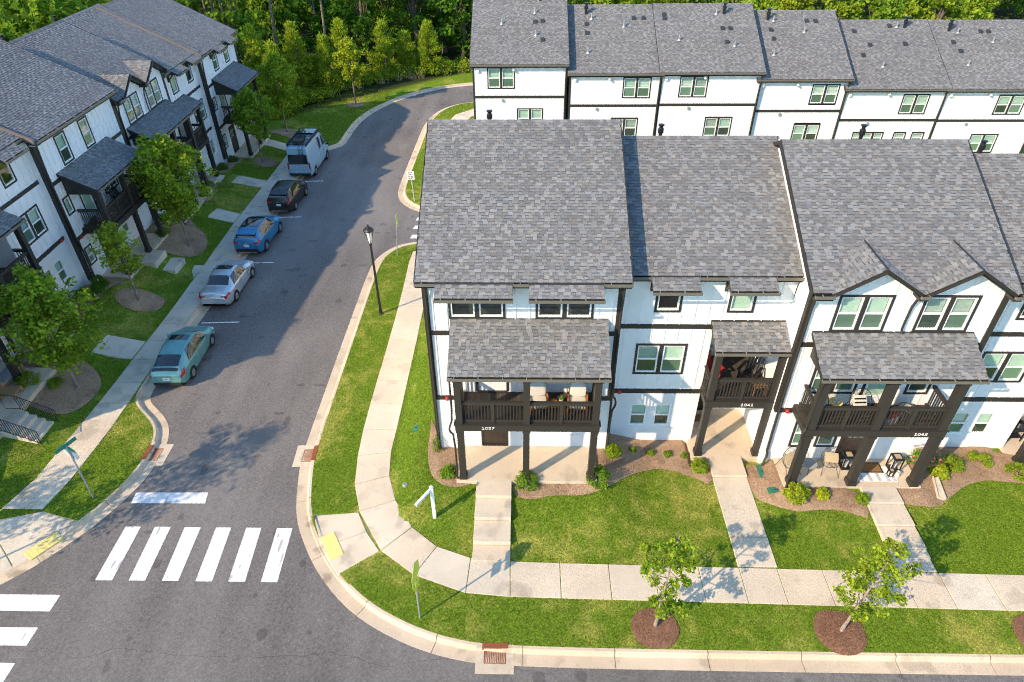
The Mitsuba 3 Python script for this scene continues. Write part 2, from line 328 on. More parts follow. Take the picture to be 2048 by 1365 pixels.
kerb(RP, -1, lower=[(-7.75, 14.9, 1.7)], skip=[(-0.9, 11.0, 0.4), (-9.55, 20.0, 0.4)])
kerb(UR, -1); kerb(UL, -1, lower=[(-18.3, 14.6, 1.5), (-20.2, 12.6, 1.2)], skip=[(-15.56, 20.0, 0.4)])

# pavement slabs
def slab(parent, name, p4, zf, th=0.12, up=0.025, gap=0.008, tone=None, flat=None):
    c = np.asarray(p4, float); m = c.mean(0); d = c - m
    c = m + d * (1 - 2 * gap / np.maximum(np.linalg.norm(d, axis=1, keepdims=True), 1e-6) * 1.0)
    z = np.asarray([float(zf(x, y)) for x, y in c]) + up if flat is None else np.full(4, flat)
    q = m + (c - m) * 0.988
    lo = np.column_stack([c, z - th]); mi_ = np.column_stack([c, z - 0.012]); hi = np.column_stack([q, z])
    v = np.vstack([lo, mi_, hi]); f = [[8, 9, 10, 11]] + [[a + o, (a + 1) % 4 + o, (a + 1) % 4 + o + 4, a + o + 4] for o in (0, 4) for a in range(4)]
    mb = MB(); mb.add(v, f, tone or (R.uniform(0.35, 1.0), R.uniform(0.0, 0.6))); return put(name, mb, 'm_concrete', parent)
labels['pavement'] = {'kind': 'structure'}
jo = [(-7.2, 38.3), (-7.27, 36.8), (-7.2, 35.1), (-7.15, 33.4), (-7.12, 31.7), (-7.1, 30.0), (-7.1, 28.3), (-7.1, 26.6), (-7.12, 24.9), (-7.13, 23.2), (-7.13, 21.5), (-7.06, 19.9), (-6.87, 18.3), (-6.41, 16.95), (-5.26, 15.16), (-3.9, 14.15), (-2.0, 13.46), (-0.44, 13.33)]
ji = [(-5.6, 38.3), (-5.65, 36.8), (-5.66, 35.1), (-5.66, 33.4), (-5.66, 31.7), (-5.65, 30.0), (-5.62, 28.3), (-5.62, 26.6), (-5.62, 24.9), (-5.62, 23.2), (-5.63, 21.5), (-5.66, 20.1), (-5.52, 18.8), (-5.05, 17.45), (-4.22, 16.15), (-3.2, 15.36), (-1.91, 14.89), (-0.47, 14.76)]
for x in (1.33, 3.08, 4.7, 6.3, 7.75, 9.1, 10.69, 12.1, 13.45, 14.78, 16.4, 18.0, 19.6, 21.2, 22.8, 24.4):
    jo.append((x, 13.32 - 0.0175 * x)); ji.append((x, 14.74 - 0.0175 * x))
for a in range(len(jo) - 1): slab('pavement', 'slab', [jo[a], jo[a + 1], ji[a + 1], ji[a]], gz)
# the corner ramp towards the crossing
rz = lambda x, y: gz(-6.5, y) - 0.115 * (1 + (-0.859 * (x + 8.22) - 0.513 * (y - 16.8)) / 1.62)
slab('pavement', 'ramp_slab', [(-8.22, 16.80), (-7.55, 15.35), (-5.95, 16.0), (-6.42, 16.9)], rz, tone=(0.7, 0.3))
slab('pavement', 'ramp_slab', [(-7.55, 15.35), (-6.62, 14.12), (-5.3, 15.14), (-5.95, 16.0)], rz, tone=(0.7, 0.45))
def tactile(p4, zf, label):
    k = thing('tactile_pad', label, 'tactile paving'); c = np.asarray(p4, float); mb = MB()
    z = [float(zf(x, y)) + 0.045 for x, y in c]; mb.hexa([(*c[i], z[i] - 0.08) for i in range(4)] + [(*c[i], z[i]) for i in range(4)])
    put('pad', mb, 'm_yellow', k); db = MB()
    for i in range(9):
        for j in range(13):
            u, w = (i + 0.5) / 9, (j + 0.5) / 13
            q = (c[0] * (1 - u) + c[1] * u) * (1 - w) + (c[3] * (1 - u) + c[2] * u) * w; zz = (z[0] * (1 - u) + z[1] * u) * (1 - w) + (z[3] * (1 - u) + z[2] * u) * w
            db.lathe([(0.022, -0.004), (0.014, 0.006), (0, 0.007)], (q[0], q[1], zz), 6)
    put('domes', db, 'm_yellow', k, kind='stuff')
tactile([(-7.07, 14.78), (-6.62, 15.04), (-7.21, 16.03), (-7.66, 15.76)], rz, 'yellow tactile warning pad on the right corner kerb ramp')
# left pavement
lz = lambda x, y: 0.09 - 0.115 * np.clip(1 + (0.79 * (x + 18.55) - 0.613 * (y - 14.35)) / 2.93, 0, 1.1)
ys = [16.9, 18.5, 20.1, 21.6, 23.1, 24.6, 26.4, 28.1, 29.7, 31.3, 33.0, 34.7, 36.3, 37.9, 39.5, 41.0, 42.5, 44.0, 45.7, 47.4, 49.0, 50.4, 52.1, 53.8, 55.5, 57.2, 58.7]
lsl = lambda y: float(np.interp(y, [16.9, 18.5, 21.6, 24, 30.5, 36, 42, 49, 57.3, 59], [-20.55, -20.1, -19.92, -19.8, -19.82, -20.05, -20.36, -20.5, -20.7, -20.7]))
lsr = lambda y: float(np.interp(y, [16.9, 18.5, 21.2, 22.9, 23.4, 30, 40, 59], [-18.9, -18.6, -18.42, -18.40, -18.49, -18.5, -18.5, -18.5]))
for a, b in zip(ys[:-1], ys[1:]): slab('pavement', 'slab', [(lsl(a), a), (lsr(a), a), (lsr(b), b), (lsl(b), b)], gz, tone=(R.uniform(0.55, 1.0), R.uniform(0.1, 0.7)))
slab('pavement', 'ramp_slab', [(-20.75, 16.3), (-18.55, 14.35), (-17.0, 16.35), (-18.9, 16.85)], lz, tone=(0.75, 0.3))
slab('pavement', 'ramp_slab', [(-22.3, 14.6), (-20.0, 13.3), (-18.6, 14.35), (-20.75, 16.3)], lz, tone=(0.8, 0.3))
slab('pavement', 'ramp_slab', [(-20.75, 16.35), (-18.93, 16.88), (-18.93, 16.89), (-20.6, 16.9)], lz, tone=(0.8, 0.3))
slab('pavement', 'slab', [(-24.6, 13.6), (-22.0, 12.6), (-20.2, 13.35), (-22.35, 14.6)], lz, tone=(0.8, 0.3))
tactile([(-18.13, 14.68), (-17.44, 15.65), (-17.87, 15.95), (-18.57, 14.95)], lz, 'yellow tactile warning pad on the left corner kerb ramp')
# back pavement
bo = [(-8.0, 52.0), (-8.0, 56.0), (-8.0, 60.0), (-7.7, 65.0), (-7.1, 68.3), (-5.4, 70.4), (-3.0, 71.2), (2.0, 71.5)]
bi = [(-6.6, 52.0), (-6.6, 56.0), (-6.5, 60.0), (-6.1, 65.0), (-5.4, 67.6), (-4.2, 68.9), (-2.6, 69.6), (2.0, 69.9)]
for a in range(len(bo) - 1): slab('pavement', 'slab', [bo[a], bo[a + 1], bi[a + 1], bi[a]], gz)

# front walks with steps: name, left x, right x, [(y0, y1, z)]
def walk(parent, xl, xr, treads, sl=0.0):
    for (y0, y1, z) in treads: slab(parent, 'tread' if z else 'slab', [(xl + sl, y0), (xr + sl, y0), (xr, y1), (xl, y1)], gz, th=0.3, flat=z)
labels['walkway'] = {'kind': 'structure'}; labels['walkway_001'] = {'kind': 'structure'}; labels['walkway_002'] = {'kind': 'structure'}
walk('walkway', -1.87, -0.46, [(14.74, 15.42, 0.18), (15.42, 16.38, 0.37), (16.38, 17.27, 0.56), (17.27, 18.08, 0.747)])
walk('walkway_001', 7.72, 9.14, [(14.62, 15.9, 0.165), (15.9, 17.2, 0.145), (17.2, 18.85, 0.125), (18.85, 19.98, 0.215)])
walk('walkway_002', 13.33, 14.75, [(14.5, 15.0, 0.17), (15.0, 15.38, 0.24), (15.38, 16.35, 0.31), (16.35, 17.35, 0.38), (17.35, 18.18, 0.448)])
labels['footpath'] = {'kind': 'structure'}
def path(y0, y1, x0, x1, steps):
    xs = np.linspace(x0, x1, steps + 2) if steps else [x0, (x0 + x1) / 2, x1]
    for a in range(len(xs) - 1):
        fl = None
        if steps: fl = (float(gz(x0, (y0 + y1) / 2)) + 0.04) * (1 - a / steps) + (float(padz((y0 + y1) / 2)) - 0.01) * a / steps
        slab('footpath', 'tread' if steps else 'slab', [(xs[a], y0), (xs[a + 1], y0), (xs[a + 1], y1), (xs[a], y1)], gz, th=0.4, flat=fl, tone=(R.uniform(0.6, 1), R.uniform(0, 0.4)))
path(26.45, 28.0, -19.86, -23.2, 0); path(34.75, 36.25, -20.05, -23.1, 2); path(42.5, 44.0, -20.4, -23.2, 0); path(48.95, 50.35, -20.5, -24.4, 0); path(57.2, 58.6, -20.75, -24.4, 0)
# road paint
labels['road_marking'] = {'kind': 'structure'}
def paint(p4, name='stripe'):
    c = np.asarray(p4, float); mb = MB(); c0 = [tuple(p) for p in c]
    mb.quad([(x, y, float(zt(y)) + 0.008) for x, y in c0]); put(name, mb, 'm_paint_mark', 'road_marking')
for x0, x1, x2, x3 in ((-15.35, -14.75, -14.73, -15.35), (-14.21, -13.59, -13.54, -14.13), (-13.05, -12.42, -12.34, -12.93), (-11.83, -11.24, -11.12, -11.72), (-10.66, -10.07, -9.93, -10.54), (-9.47, -8.87, -8.77, -9.36)):
    paint([(x3, 13.9), (x2, 13.9), (x1, 16.24), (x0, 16.24)])
paint([(-15.67, 17.37), (-12.69, 17.39), (-12.78, 17.95), (-15.72, 17.91)], 'stop_line')
for y1, x1, y0, x0 in ((13.3, -16.27, 12.67, -16.3), (12.08, -16.36, 11.44, -16.38), (10.86, -16.4, 10.24, -16.42)): paint([(-18.7, y0), (x0, y0), (x1, y1), (-18.7, y1)])
for y, xa, xb in ((30.0, -17.75, -15.7), (36.9, -17.8, -15.88), (43.8, -17.8, -16.05), (50.7, -17.8, -16.15)): paint([(xa, y - 0.05), (xb, y - 0.05 + 0.09), (xb, y + 0.05 + 0.09), (xa, y + 0.05)], 'stall_line')
for y in (40.75, 42.2, 43.6): paint([(-7.75, y - 0.28), (-4.7, y - 0.28), (-4.7, y + 0.28), (-7.65, y + 0.28)])

# mulch beds
labels['mulch_bed'] = {'kind': 'structure'}
MULCH = []
def bed(pts, rusty=0.0, smooth=2, up=0.03):
    q = np.asarray(list(pts) + [pts[0]], float); poly = Polygon(chaikin(q, smooth)).buffer(0); MULCH.append(poly); mb = MB()
    gx = np.arange(poly.bounds[0] - 0.2, poly.bounds[2] + 0.4, 0.16); gy = np.arange(poly.bounds[1] - 0.2, poly.bounds[3] + 0.4, 0.16)
    def z(x, y):
        d = shapely.distance(shapely.points(x, y), poly.exterior)
        return gz(x, y) + up + 0.05 * np.clip(d / 0.25, 0, 1) * (0.4 + meshkit.noise(np.stack([x * 3, y * 3, x * 0], -1)) * 0.9)
    drape(poly, gx, gy, z, mb, (0.5, rusty))
    n = int(poly.area * 95); x0, y0, x1, y1 = poly.bounds      # bark chips and straw
    P = NR.uniform([x0, y0], [x1, y1], (n * 2, 2)); P = P[shapely.contains_xy(poly, P[:, 0], P[:, 1])][:n]
    if len(P):
        a = NR.uniform(0, np.pi, len(P)); l = NR.uniform(0.02, 0.06, len(P)); d = np.stack([np.cos(a), np.sin(a)], 1); e = np.stack([-d[:, 1], d[:, 0]], 1) * 0.009
        zz = z(P[:, 0], P[:, 1]) + 0.012; dz = NR.uniform(-0.01, 0.03, len(P))
        c = [np.column_stack([P + d * l[:, None] * s1 + e * s2, zz + dz * s1]) for s1, s2 in ((-1, -1), (1, -1), (1, 1), (-1, 1))]
        v = np.stack(c, 1).reshape(-1, 3); mb.add(v, np.arange(len(v)).reshape(-1, 4), np.column_stack([np.repeat(NR.uniform(0, 1, len(P)), 4), np.full(len(v), rusty)]))
    put('bed', mb, 'm_mulch', 'mulch_bed')
bed([(-3.6, 20.4), (-4.12, 21.9), (-4.02, 20.85), (-4.05, 19.87), (-3.8, 18.56), (-3.38, 18.0), (-2.7, 17.8), (-1.9, 18.05), (-1.85, 18.4), (-2.5, 18.5), (-2.5, 20.3)])
bed([(-0.44, 18.38), (-0.44, 17.5), (0.26, 17.3), (1.24, 17.55), (2.3, 17.5), (3.36, 17.9), (4.17, 18.68), (5.23, 19.32), (6.12, 19.24), (6.88, 18.9), (7.7, 18.35), (7.72, 19.9), (7.15, 21.5), (3.2, 21.5), (3.2, 20.6), (2.4, 20.0), (2.4, 18.2)], smooth=1)
bed([(9.15, 19.8), (9.15, 17.85), (9.43, 17.55), (10.19, 17.1), (10.7, 17.0), (11.22, 17.1), (12.17, 17.12), (12.76, 16.9), (13.3, 16.7), (13.32, 18.2), (10.5, 18.25), (10.5, 19.9), (9.3, 20.1)], smooth=1)
bed([(14.77, 18.15), (14.77, 17.4), (15.07, 17.35), (16.07, 17.25), (16.89, 17.9), (17.83, 18.55), (18.78, 18.8), (19.42, 18.7), (20.4, 18.6), (24, 18.8), (24, 20.1), (19.9, 20.1), (19.8, 21.3), (15.8, 21.3), (15.75, 18.2)], smooth=1)
for (x, y, r, ru) in ((4.35, 12.25, 0.80, 0.8), (10.45, 12.22, 0.85, 0.8), (16.95, 12.2, 0.8, 0.8), (-21.6, 31.4, 1.15, 0.0), (-21.75, 53.9, 1.0, 0.1), (-17.9, 71.9, 1.0, 0.0), (-22.1, 61.5, 1.7, 0.0)):
    bed([(x + r * math.cos(t) * R.uniform(0.92, 1.1), y + r * 0.95 * math.sin(t) * R.uniform(0.92, 1.1)) for t in np.arange(12) * math.pi / 6], ru)
bed([(-24.7, 23), (-24.7, 26.2), (-22.9, 26.1), (-21.3, 25.6), (-20.2, 24.4), (-20.3, 22.8), (-21.0, 22.0), (-22.4, 22.2)])
bed([(-24.8, 28.2), (-24.8, 34.5), (-23.2, 34.5), (-23.0, 33.2), (-23.4, 31.5), (-23.6, 29.8), (-23.3, 28.4)])
bed([(-24.8, 36.4), (-24.8, 42.2), (-23.2, 42.2), (-22.2, 40.8), (-20.9, 39.6), (-20.6, 37.6), (-21.4, 36.5)])
bed([(-24.9, 44.2), (-24.9, 48.7), (-23.6, 48.7), (-23.0, 46.5), (-22.6, 44.3)]); bed([(-24.9, 50.6), (-24.9, 57.0), (-23.9, 57.0), (-23.5, 54), (-23.7, 50.7)])
# storm drains
def drain(x, y, rz, label):
    k = thing('storm_drain', label, 'storm drain'); m = XF(x, y, float(zt(y)), rz)   # local: x along the kerb, y towards the land, 0 at the pan edge
    a = MB(); a.box(-0.62, 0.62, -0.27, 0.02, -0.2, 0.012); a.box(-0.62, -0.36, 0.02, 0.50, -0.2, 0.010); a.box(0.36, 0.62, 0.02, 0.50, -0.2, 0.010); a.box(-0.36, 0.36, 0.02, 0.06, -0.2, 0.008)
    a.box(-0.62, -0.42, 0.5, 0.62, -0.2, 0.155); a.box(0.42, 0.62, 0.5, 0.62, -0.2, 0.155); put('apron', a, 'm_concrete', k, m)
    b = MB(); b.box(-0.36, 0.36, 0.06, 0.5, -0.2, -0.1); put('pit', b, 'm_void', k, m)
    b = MB(); b.box(-0.36, 0.36, 0.06, 0.085, -0.05, 0.014); b.box(-0.36, 0.36, 0.46, 0.485, -0.05, 0.014); b.box(-0.36, -0.33, 0.085, 0.46, -0.05, 0.014); b.box(0.33, 0.36, 0.085, 0.46, -0.05, 0.014); put('grate_frame', b, 'm_rust', k, m)
    for i in range(11):
        b = MB(); xx = -0.29 + i * 0.058; b.box(xx - 0.013, xx + 0.013, 0.085, 0.46, -0.03, 0.010); put('bar', b, 'm_rust', k, m)
    b = MB(); b.box(-0.42, 0.42, 0.50, 0.68, 0.115, 0.165); b.box(-0.42, -0.38, 0.5, 0.66, -0.1, 0.115); b.box(0.38, 0.42, 0.5, 0.66, -0.1, 0.115); put('hood', b, 'm_rust', k, m)
    b = MB(); b.box(-0.38, 0.38, 0.6, 0.64, -0.1, 0.114); put('throat', b, 'm_void', k, m)
drain(-0.9, 10.99, 0.0, 'rusty storm drain grate in the kerb at the bottom edge of the photo')
drain(-9.52, 20.0, -math.pi / 2 + 0.06, 'rusty storm drain grate on the right side of the side street')
drain(-15.56, 20.0, math.pi / 2, 'rusty storm drain grate beside the stop sign lawn')
# ---------------------------------------------------------------- townhouses
def shingles(K, name, org, ux, uy, un, w, ln, row=0.135, skip=None, parts=0, xf=None, seed=0, tone=(0.22, 0.85)):
    """laminated shingles on a slope: org = lower left corner, ux along the eave, uy up the slope; the lowest rows are parts of their own"""
    rr = random.Random(seed); org, ux, uy, un = (np.asarray(a, float) for a in (org, ux, uy, un))
    stuff = MB(); single = []; nrow = int(ln / row)
    for r in range(nrow):
        s0 = r * row; s1 = min(s0 + row * 1.12, ln); x = -rr.uniform(0, 0.2); up = False
        while x < w:
            wd = rr.uniform(0.12, 0.27) * (row / 0.135) ** 0.7; a, b = max(x, 0), min(x + wd, w); x += wd; up = not up
            if b - a < 0.03: continue
            if skip and skip((a + b) / 2, (s0 + s1) / 2): continue
            t = rr.uniform(*tone) * (1.0 if up else 0.82); h = 0.026 if up else 0.012; s0b = s0 if up else s0 + 0.010; e = min(s0 + row * 0.70, s1)
            g = 0.003; q = rr.random()
            p = [org + ux * (a + g) + uy * s0b, org + ux * (b - g) + uy * s0b, org + ux * (b - g) + uy * s1, org + ux * (a + g) + uy * s1]
            v = [p[0], p[1], p[0] + un * h, p[1] + un * h, p[2] + un * 0.006, p[3] + un * 0.006, p[2], p[3]]
            f = [[2, 3, 4, 5], [0, 1, 3, 2], [1, 6, 4, 3], [0, 2, 5, 7]]
            mb = MB() if len(single) < parts else stuff
            if up: mb.add(v, f, (t, q))
            else:
                m1 = org + ux * (b - g) + uy * e + un * (h * 0.6 + 0.003); m0 = org + ux * (a + g) + uy * e + un * (h * 0.6 + 0.003)
                mb.add([p[0], p[1], v[3], v[2], m1, m0], [[3, 2, 4, 5], [0, 1, 2, 3]], (t, q)); mb.add([m0, m1, v[4], v[5]], [[0, 1, 2, 3]], (-0.06 + 0.2 * q, q))
            if mb is not stuff: single.append(mb)
    for mb in single: put('shingle', mb, 'm_shingle', K, xf)
    if not stuff.empty(): put(name, stuff, 'm_shingle', K, xf, kind='stuff')
    return len(single)

class House:
    """local frame: x along the facade, y into the house, z up from the porch floor; facade on y = 0"""
    def __init__(s, key, xf, w, depth=12.0, hi=2, found=2.0, seed=0, ry=6.25):
        s.k, s.xf, s.w, s.d, s.hi, s.found, s.seed = key, xf, w, depth, hi, found, seed; s.holes = []; s.left = 300 if hi == 2 else 0; s.ry = ry; s.rz = EAVE + (ry + ED) * 0.5; s.d = 2 * ry
    def put(s, name, mb, mat, sub=None, **kw): return put(name, mb, mat, sub or s.k, s.xf, **kw)
    def window(s, x0, x1, z0, z1, n=1, trim=True, y=0.0, blinds=True, low=True, part=None, mir=False):
        """n sashes side by side between the outer edges of the trim"""
        b = 0.085 if trim else 0.03; mul = 0.16 if trim else 0.1
        s.holes.append((x0 + b * 0.5, x1 - b * 0.5, z0 + b * 0.5, z1 - b * 0.5, y))
        t = MB(); pr = 0.035 if trim else 0.012; ti = 'm_trim' if trim else 'm_white'
        t.box(x0, x0 + b, y - pr, y + 0.1, z0, z1); t.box(x1 - b, x1, y - pr, y + 0.1, z0, z1); t.box(x0 + b, x1 - b, y - pr, y + 0.1, z0, z0 + b); t.box(x0 + b, x1 - b, y - pr, y + 0.1, z1 - b, z1)
        iw = (x1 - x0 - 2 * b - (n - 1) * mul) / n
        for i in range(1, n): xx = x0 + b + i * iw + (i - 1) * mul; t.box(xx, xx + mul, y - pr + 0.004, y + 0.1, z0 + b, z1 - b)
        K = s.put('window', t, ti)
        if not trim:
            sl = MB(); sl.box(x0 - 0.04, x1 + 0.04, y - 0.06, y + 0.05, z0 - 0.07, z0); s.put('sill', sl, 'm_brick', K)
        fr = 0.055; zm = (z0 + z1) / 2
        for i in range(n):
            a = x0 + b + i * (iw + mul); c = a + iw; m = MB()
            m.box(a, a + fr, y - 0.01, y + 0.07, z0 + b, z1 - b); m.box(c - fr, c, y - 0.01, y + 0.07, z0 + b, z1 - b)
            m.box(a + fr, c - fr, y - 0.01, y + 0.07, z0 + b, z0 + b + fr * 1.2); m.box(a + fr, c - fr, y - 0.01, y + 0.07, z1 - b - fr, z1 - b)
            if low: m.box(a + fr, c - fr, y - 0.005, y + 0.06, zm - 0.035, zm + 0.035)
            s.put('sash', m, 'm_white', K)
            for (p0, p1, dy) in (((z0 + b + fr, zm - 0.03, 0.03), (zm + 0.03, z1 - b - fr, 0.02)) if low else ((z0 + b + fr, z1 - b - fr, 0.02),)):
                q = MB(); q.quad([(a + fr, y + dy, p0), (c - fr, y + dy, p0), (c - fr, y + dy, p1), (a + fr, y + dy, p1)]); s.put('pane', q, 'm_glass', K)
            if blinds:
                rr = random.Random(hash((round(x0, 2), round(z0, 2), i)) % 1000 + s.seed); q = MB(); zb = zm + 0.0 if blinds == 'half' else z0 + b
                k = 0
                z = z1 - b - fr
                while z > zb + 0.03:
                    q.hexa([(a + fr, y + 0.085, z - 0.036), (c - fr, y + 0.085, z - 0.036), (c - fr, y + 0.10, z - 0.036), (a + fr, y + 0.10, z - 0.036), (a + fr, y + 0.10, z), (c - fr, y + 0.10, z), (c - fr, y + 0.115, z), (a + fr, y + 0.115, z)]); z -= 0.05 if s.hi == 2 else 0.1
                if s.hi != 2: q.quad([(a + fr, y + 0.12, zb), (c - fr, y + 0.12, zb), (c - fr, y + 0.12, z1 - b), (a + fr, y + 0.12, z1 - b)])
                s.put('blind', q, rr.choice(['m_blind', 'm_blind', 'm_blind_grey', 'm_blind_pale']), K)
            if low:
                q = MB(); q.quad([(a + fr, y + 0.05, z0 + b + fr), (c - fr, y + 0.05, z0 + b + fr), (c - fr, y + 0.05, zm - 0.03), (a + fr, y + 0.05, zm - 0.03)]); s.put('screen', q, random.Random(int(x0 * 100) + i * 7 + int(z0 * 31) + s.seed * 13).choice(['m_screen', 'm_screen', 'm_screen_dark', 'm_screen_pale']), K)
        return K
    def facade(s, z0, z1, mat, name, y=0.0, x0=0.0, x1=None, th=0.14, poly=None):
        x1 = s.w if x1 is None else x1; p = poly or sbox(x0, z0, x1, z1)
        for (a, b, c, d, yy) in s.holes:
            if abs(yy - y) < 0.05: p = p.difference(sbox(a, c, b, d))
        mb = MB()
        for g in getattr(p, 'geoms', [p]):
            if g.geom_type != 'Polygon' or g.area < 1e-4: continue
            m = trimesh.creation.extrude_polygon(g, th, engine='earcut'); v = m.vertices; mb.add(np.column_stack([v[:, 0], y + th - v[:, 2], v[:, 1]]), m.faces)
        s.put(name, mb, mat)
    def shell(s, ze, ridge_y, ridge_z, lapside=False):
        """side and back walls and a dark room behind the windows"""
        d, w, f = s.d, s.w, s.found; zb = ze + 0.05
        zback = ridge_z - (d - ridge_y) * 0.5
        mb = MB()
        for xa in (0.0, w - 0.14):
            poly = [(0.14, -f), (d, -f), (d, zback - 0.25), (ridge_y, ridge_z - 0.28), (0.14, ze - 0.02)]
            n = len(poly); v = [(xa, y, z) for y, z in poly] + [(xa + 0.14, y, z) for y, z in poly]
            mb.add(v, [[0, k, k + 1] for k in range(1, n - 1)]); mb.add(v, [[n, n + k + 1, n + k] for k in range(1, n - 1)])
            mb.add(v, [[k, (k + 1) % n, (k + 1) % n + n, k + n] for k in range(n)])
        mb.box(0.14, w - 0.14, d - 0.14, d, -f, zback - 0.28); s.put('side_wall', mb, 'm_siding')
        mb = MB(); mb.box(0.15, w - 0.15, s.room if hasattr(s, 'room') else 0.45, 0.5 + (s.room if hasattr(s, 'room') else 0.45), -0.2, ze - 0.1); s.put('room', mb, 'm_interior')
    def battens(s, z0, z1, y=0.0, x0=0.0, x1=None, step=0.5, top=None, wd=0.036):
        x1 = s.w if x1 is None else x1; x = x0 + step * 0.6
        while x < x1 - 0.1:
            segs = [(z0, z1 if top is None else min(top(x), 99))]
            for (a, b, c, d, yy) in s.holes:
                if abs(yy - y) < 0.05 and a - 0.09 < x < b + 0.09: segs = [q for (u, v) in segs for q in ((u, min(v, c - 0.06)), (max(u, d + 0.06), v)) if q[1] - q[0] > 0.08]
            for u, v in segs:
                mb = MB(); mb.box(x - wd / 2, x + wd / 2, y - 0.028, y + 0.01, u, v); s.put('batten', mb, 'm_siding')
            x += step
    def band(s, z0, z1, x0, x1, y=0.0):
        mb = MB(); mb.box(x0, x1, y - 0.045, y + 0.02, z0, z1); s.put('band_board', mb, 'm_trim')
    def corner(s, x0, x1, z0, z1, y=0.0, side=0):
        mb = MB(); mb.box(x0, x1, y - 0.04, y + 0.03, z0, z1)
        if side: mb.box(x0 - 0.04 if side < 0 else x1, x0 if side < 0 else x1 + 0.04, y - 0.04, y + 0.16, z0, z1)
        s.put('corner_board', mb, 'm_trim')
    def slope(s, name, x0, x1, y0, z0, y1, z1, row=0.135, parts=0, skip=None, th=0.14, cut=None, tone=(0.22, 0.85)):
        """one roof plane rising from (y0, z0) to (y1, z1)"""
        ln = math.hypot(y1 - y0, z1 - z0); uy = np.array([0, (y1 - y0) / ln, (z1 - z0) / ln]); sg = 1 if y1 > y0 else -1
        un = np.array([0, -uy[2], uy[1]]) * sg
        mb = MB(); a, b = np.array([x0, y0, z0]), np.array([x1, y0, z0]); c, d = np.array([x1, y1, z1]), np.array([x0, y1, z1])
        if cut is None: mb.hexa([a - un * th, b - un * th, c - un * th, d - un * th, a, b, c, d], (0.25, 0.5))
        else:
            p = sbox(0, 0, x1 - x0, ln).difference(cut)
            for g in getattr(p, 'geoms', [p]):
                m = trimesh.creation.extrude_polygon(g, th, engine='earcut'); v = m.vertices; mb.add(a + np.outer(v[:, 0], [1, 0, 0]) + np.outer(v[:, 1], uy) + np.outer(v[:, 2] - th, un), m.faces, (0.25, 0.5))
        K = s.put(name, mb, 'm_trim')
        n = 0
        if row:
            if sg > 0: o, ux = a, np.array([1, 0, 0])
            else: o, ux = b, np.array([-1, 0, 0])
            n = shingles(s.k, 'shingles', o, ux, uy, un, x1 - x0, ln, row, skip, min(parts, s.left), s.xf, s.seed + int(x0 * 10) + int(y0 * 7) + len(scene), tone); s.left -= n
        return K
    def gutter(s, x0, x1, y, z, ends=True):
        mb = MB(); mb.box(x0, x1, y - 0.11, y - 0.095, z - 0.11, z + 0.01); mb.box(x0, x1, y - 0.095, y + 0.0, z - 0.11, z - 0.095); mb.box(x0, x0 + 0.012, y - 0.095, y, z - 0.095, z + 0.01); mb.box(x1 - 0.012, x1, y - 0.095, y, z - 0.095, z + 0.01)
        K = s.put('gutter', mb, 'm_gutter'); xx = x0 + 0.25; h = MB()
        while xx < x1: h.box(xx - 0.012, xx + 0.012, y - 0.118, y + 0.01, z + 0.005, z + 0.018); xx += 0.85
        if not h.empty(): s.put('hanger', h, 'm_galv', K)
        return K
    def spout(s, pts, r=0.045):
        mb = MB(); mb.tube(chaikin(pts, 1), r, 6); s.put('downspout', mb, 'm_trim')
    def bracket(s, x, y, z, r=0.4):
        mb = MB(); mb.box(x - 0.045, x + 0.045, y - r, y, z - 0.08, z); mb.box(x - 0.045, x + 0.045, y - 0.08, y, z - r - 0.05, z - 0.08); mb.beam((x, y - r + 0.06, z - 0.06), (x, y - 0.04, z - r + 0.02), 0.07, 0.07); s.put('bracket', mb, 'm_trim')
    def rail(s, a, b, z, h=1.06, post=True, step=0.115):
        """railing from a to b (x, y)"""
        a, b = np.asarray(a, float), np.asarray(b, float); L = np.linalg.norm(b - a); A, B = np.append(a, z + h - 0.03), np.append(b, z + h - 0.03); m = MB()
        m.beam(A, B, 0.13, 0.045); m.beam(A - [0, 0, 0.09], B - [0, 0, 0.09], 0.04, 0.09); m.beam(np.append(a, z + 0.1), np.append(b, z + 0.1), 0.05, 0.09)
        K = s.put('railing', m, 'm_trim_rail')
        n = int(L / step)
        for i in range(1, n):
            q = a + (b - a) * i / n; m = MB(); m.box(q[0] - 0.019, q[0] + 0.019, q[1] - 0.019, q[1] + 0.019, z + 0.145, z + h - 0.16); s.put('baluster', m, 'm_trim_rail', K)
        if post:
            q = (a + b) / 2; m = MB(); m.box(q[0] - 0.06, q[0] + 0.06, q[1] - 0.06, q[1] + 0.06, z, z + h - 0.06); s.put('rail_post', m, 'm_trim_rail', K)
    def column(s, x, y, z0, z1, w=0.25, base=True):
        m = MB(); h = w / 2; m.box(x - h, x + h, y - h, y + h, z0, z1)
        if base: m.box(x - h - 0.03, x + h + 0.03, y - h - 0.03, y + h + 0.03, z0 + 0.0, z0 + 0.22); m.box(x - h - 0.015, x + h + 0.015, y - h - 0.015, y + h + 0.015, z0 + 0.22, z0 + 0.26)
        m.box(x - h - 0.025, x + h + 0.025, y - h - 0.025, y + h + 0.025, z1 - 0.1, z1 - 0.004); s.put('column', m, 'm_trim')
    def deck(s, x0, x1, y0, y1, z, beam=True):
        m = MB(); m.box(x0 + 0.02, x1 - 0.02, y0 + 0.02, y1, z - 0.27, z - 0.03); K = s.put('deck', m, 'm_trim'); n = int((x1 - x0) / 0.14)
        for i in range(n):
            a = x0 + (x1 - x0) * i / n; m = MB(); m.box(a + 0.004, x0 + (x1 - x0) * (i + 1) / n - 0.004, y0 + 0.01, y1, z - 0.028, z, (R.random(), 0.5)); s.put('plank', m, 'm_deck', K)
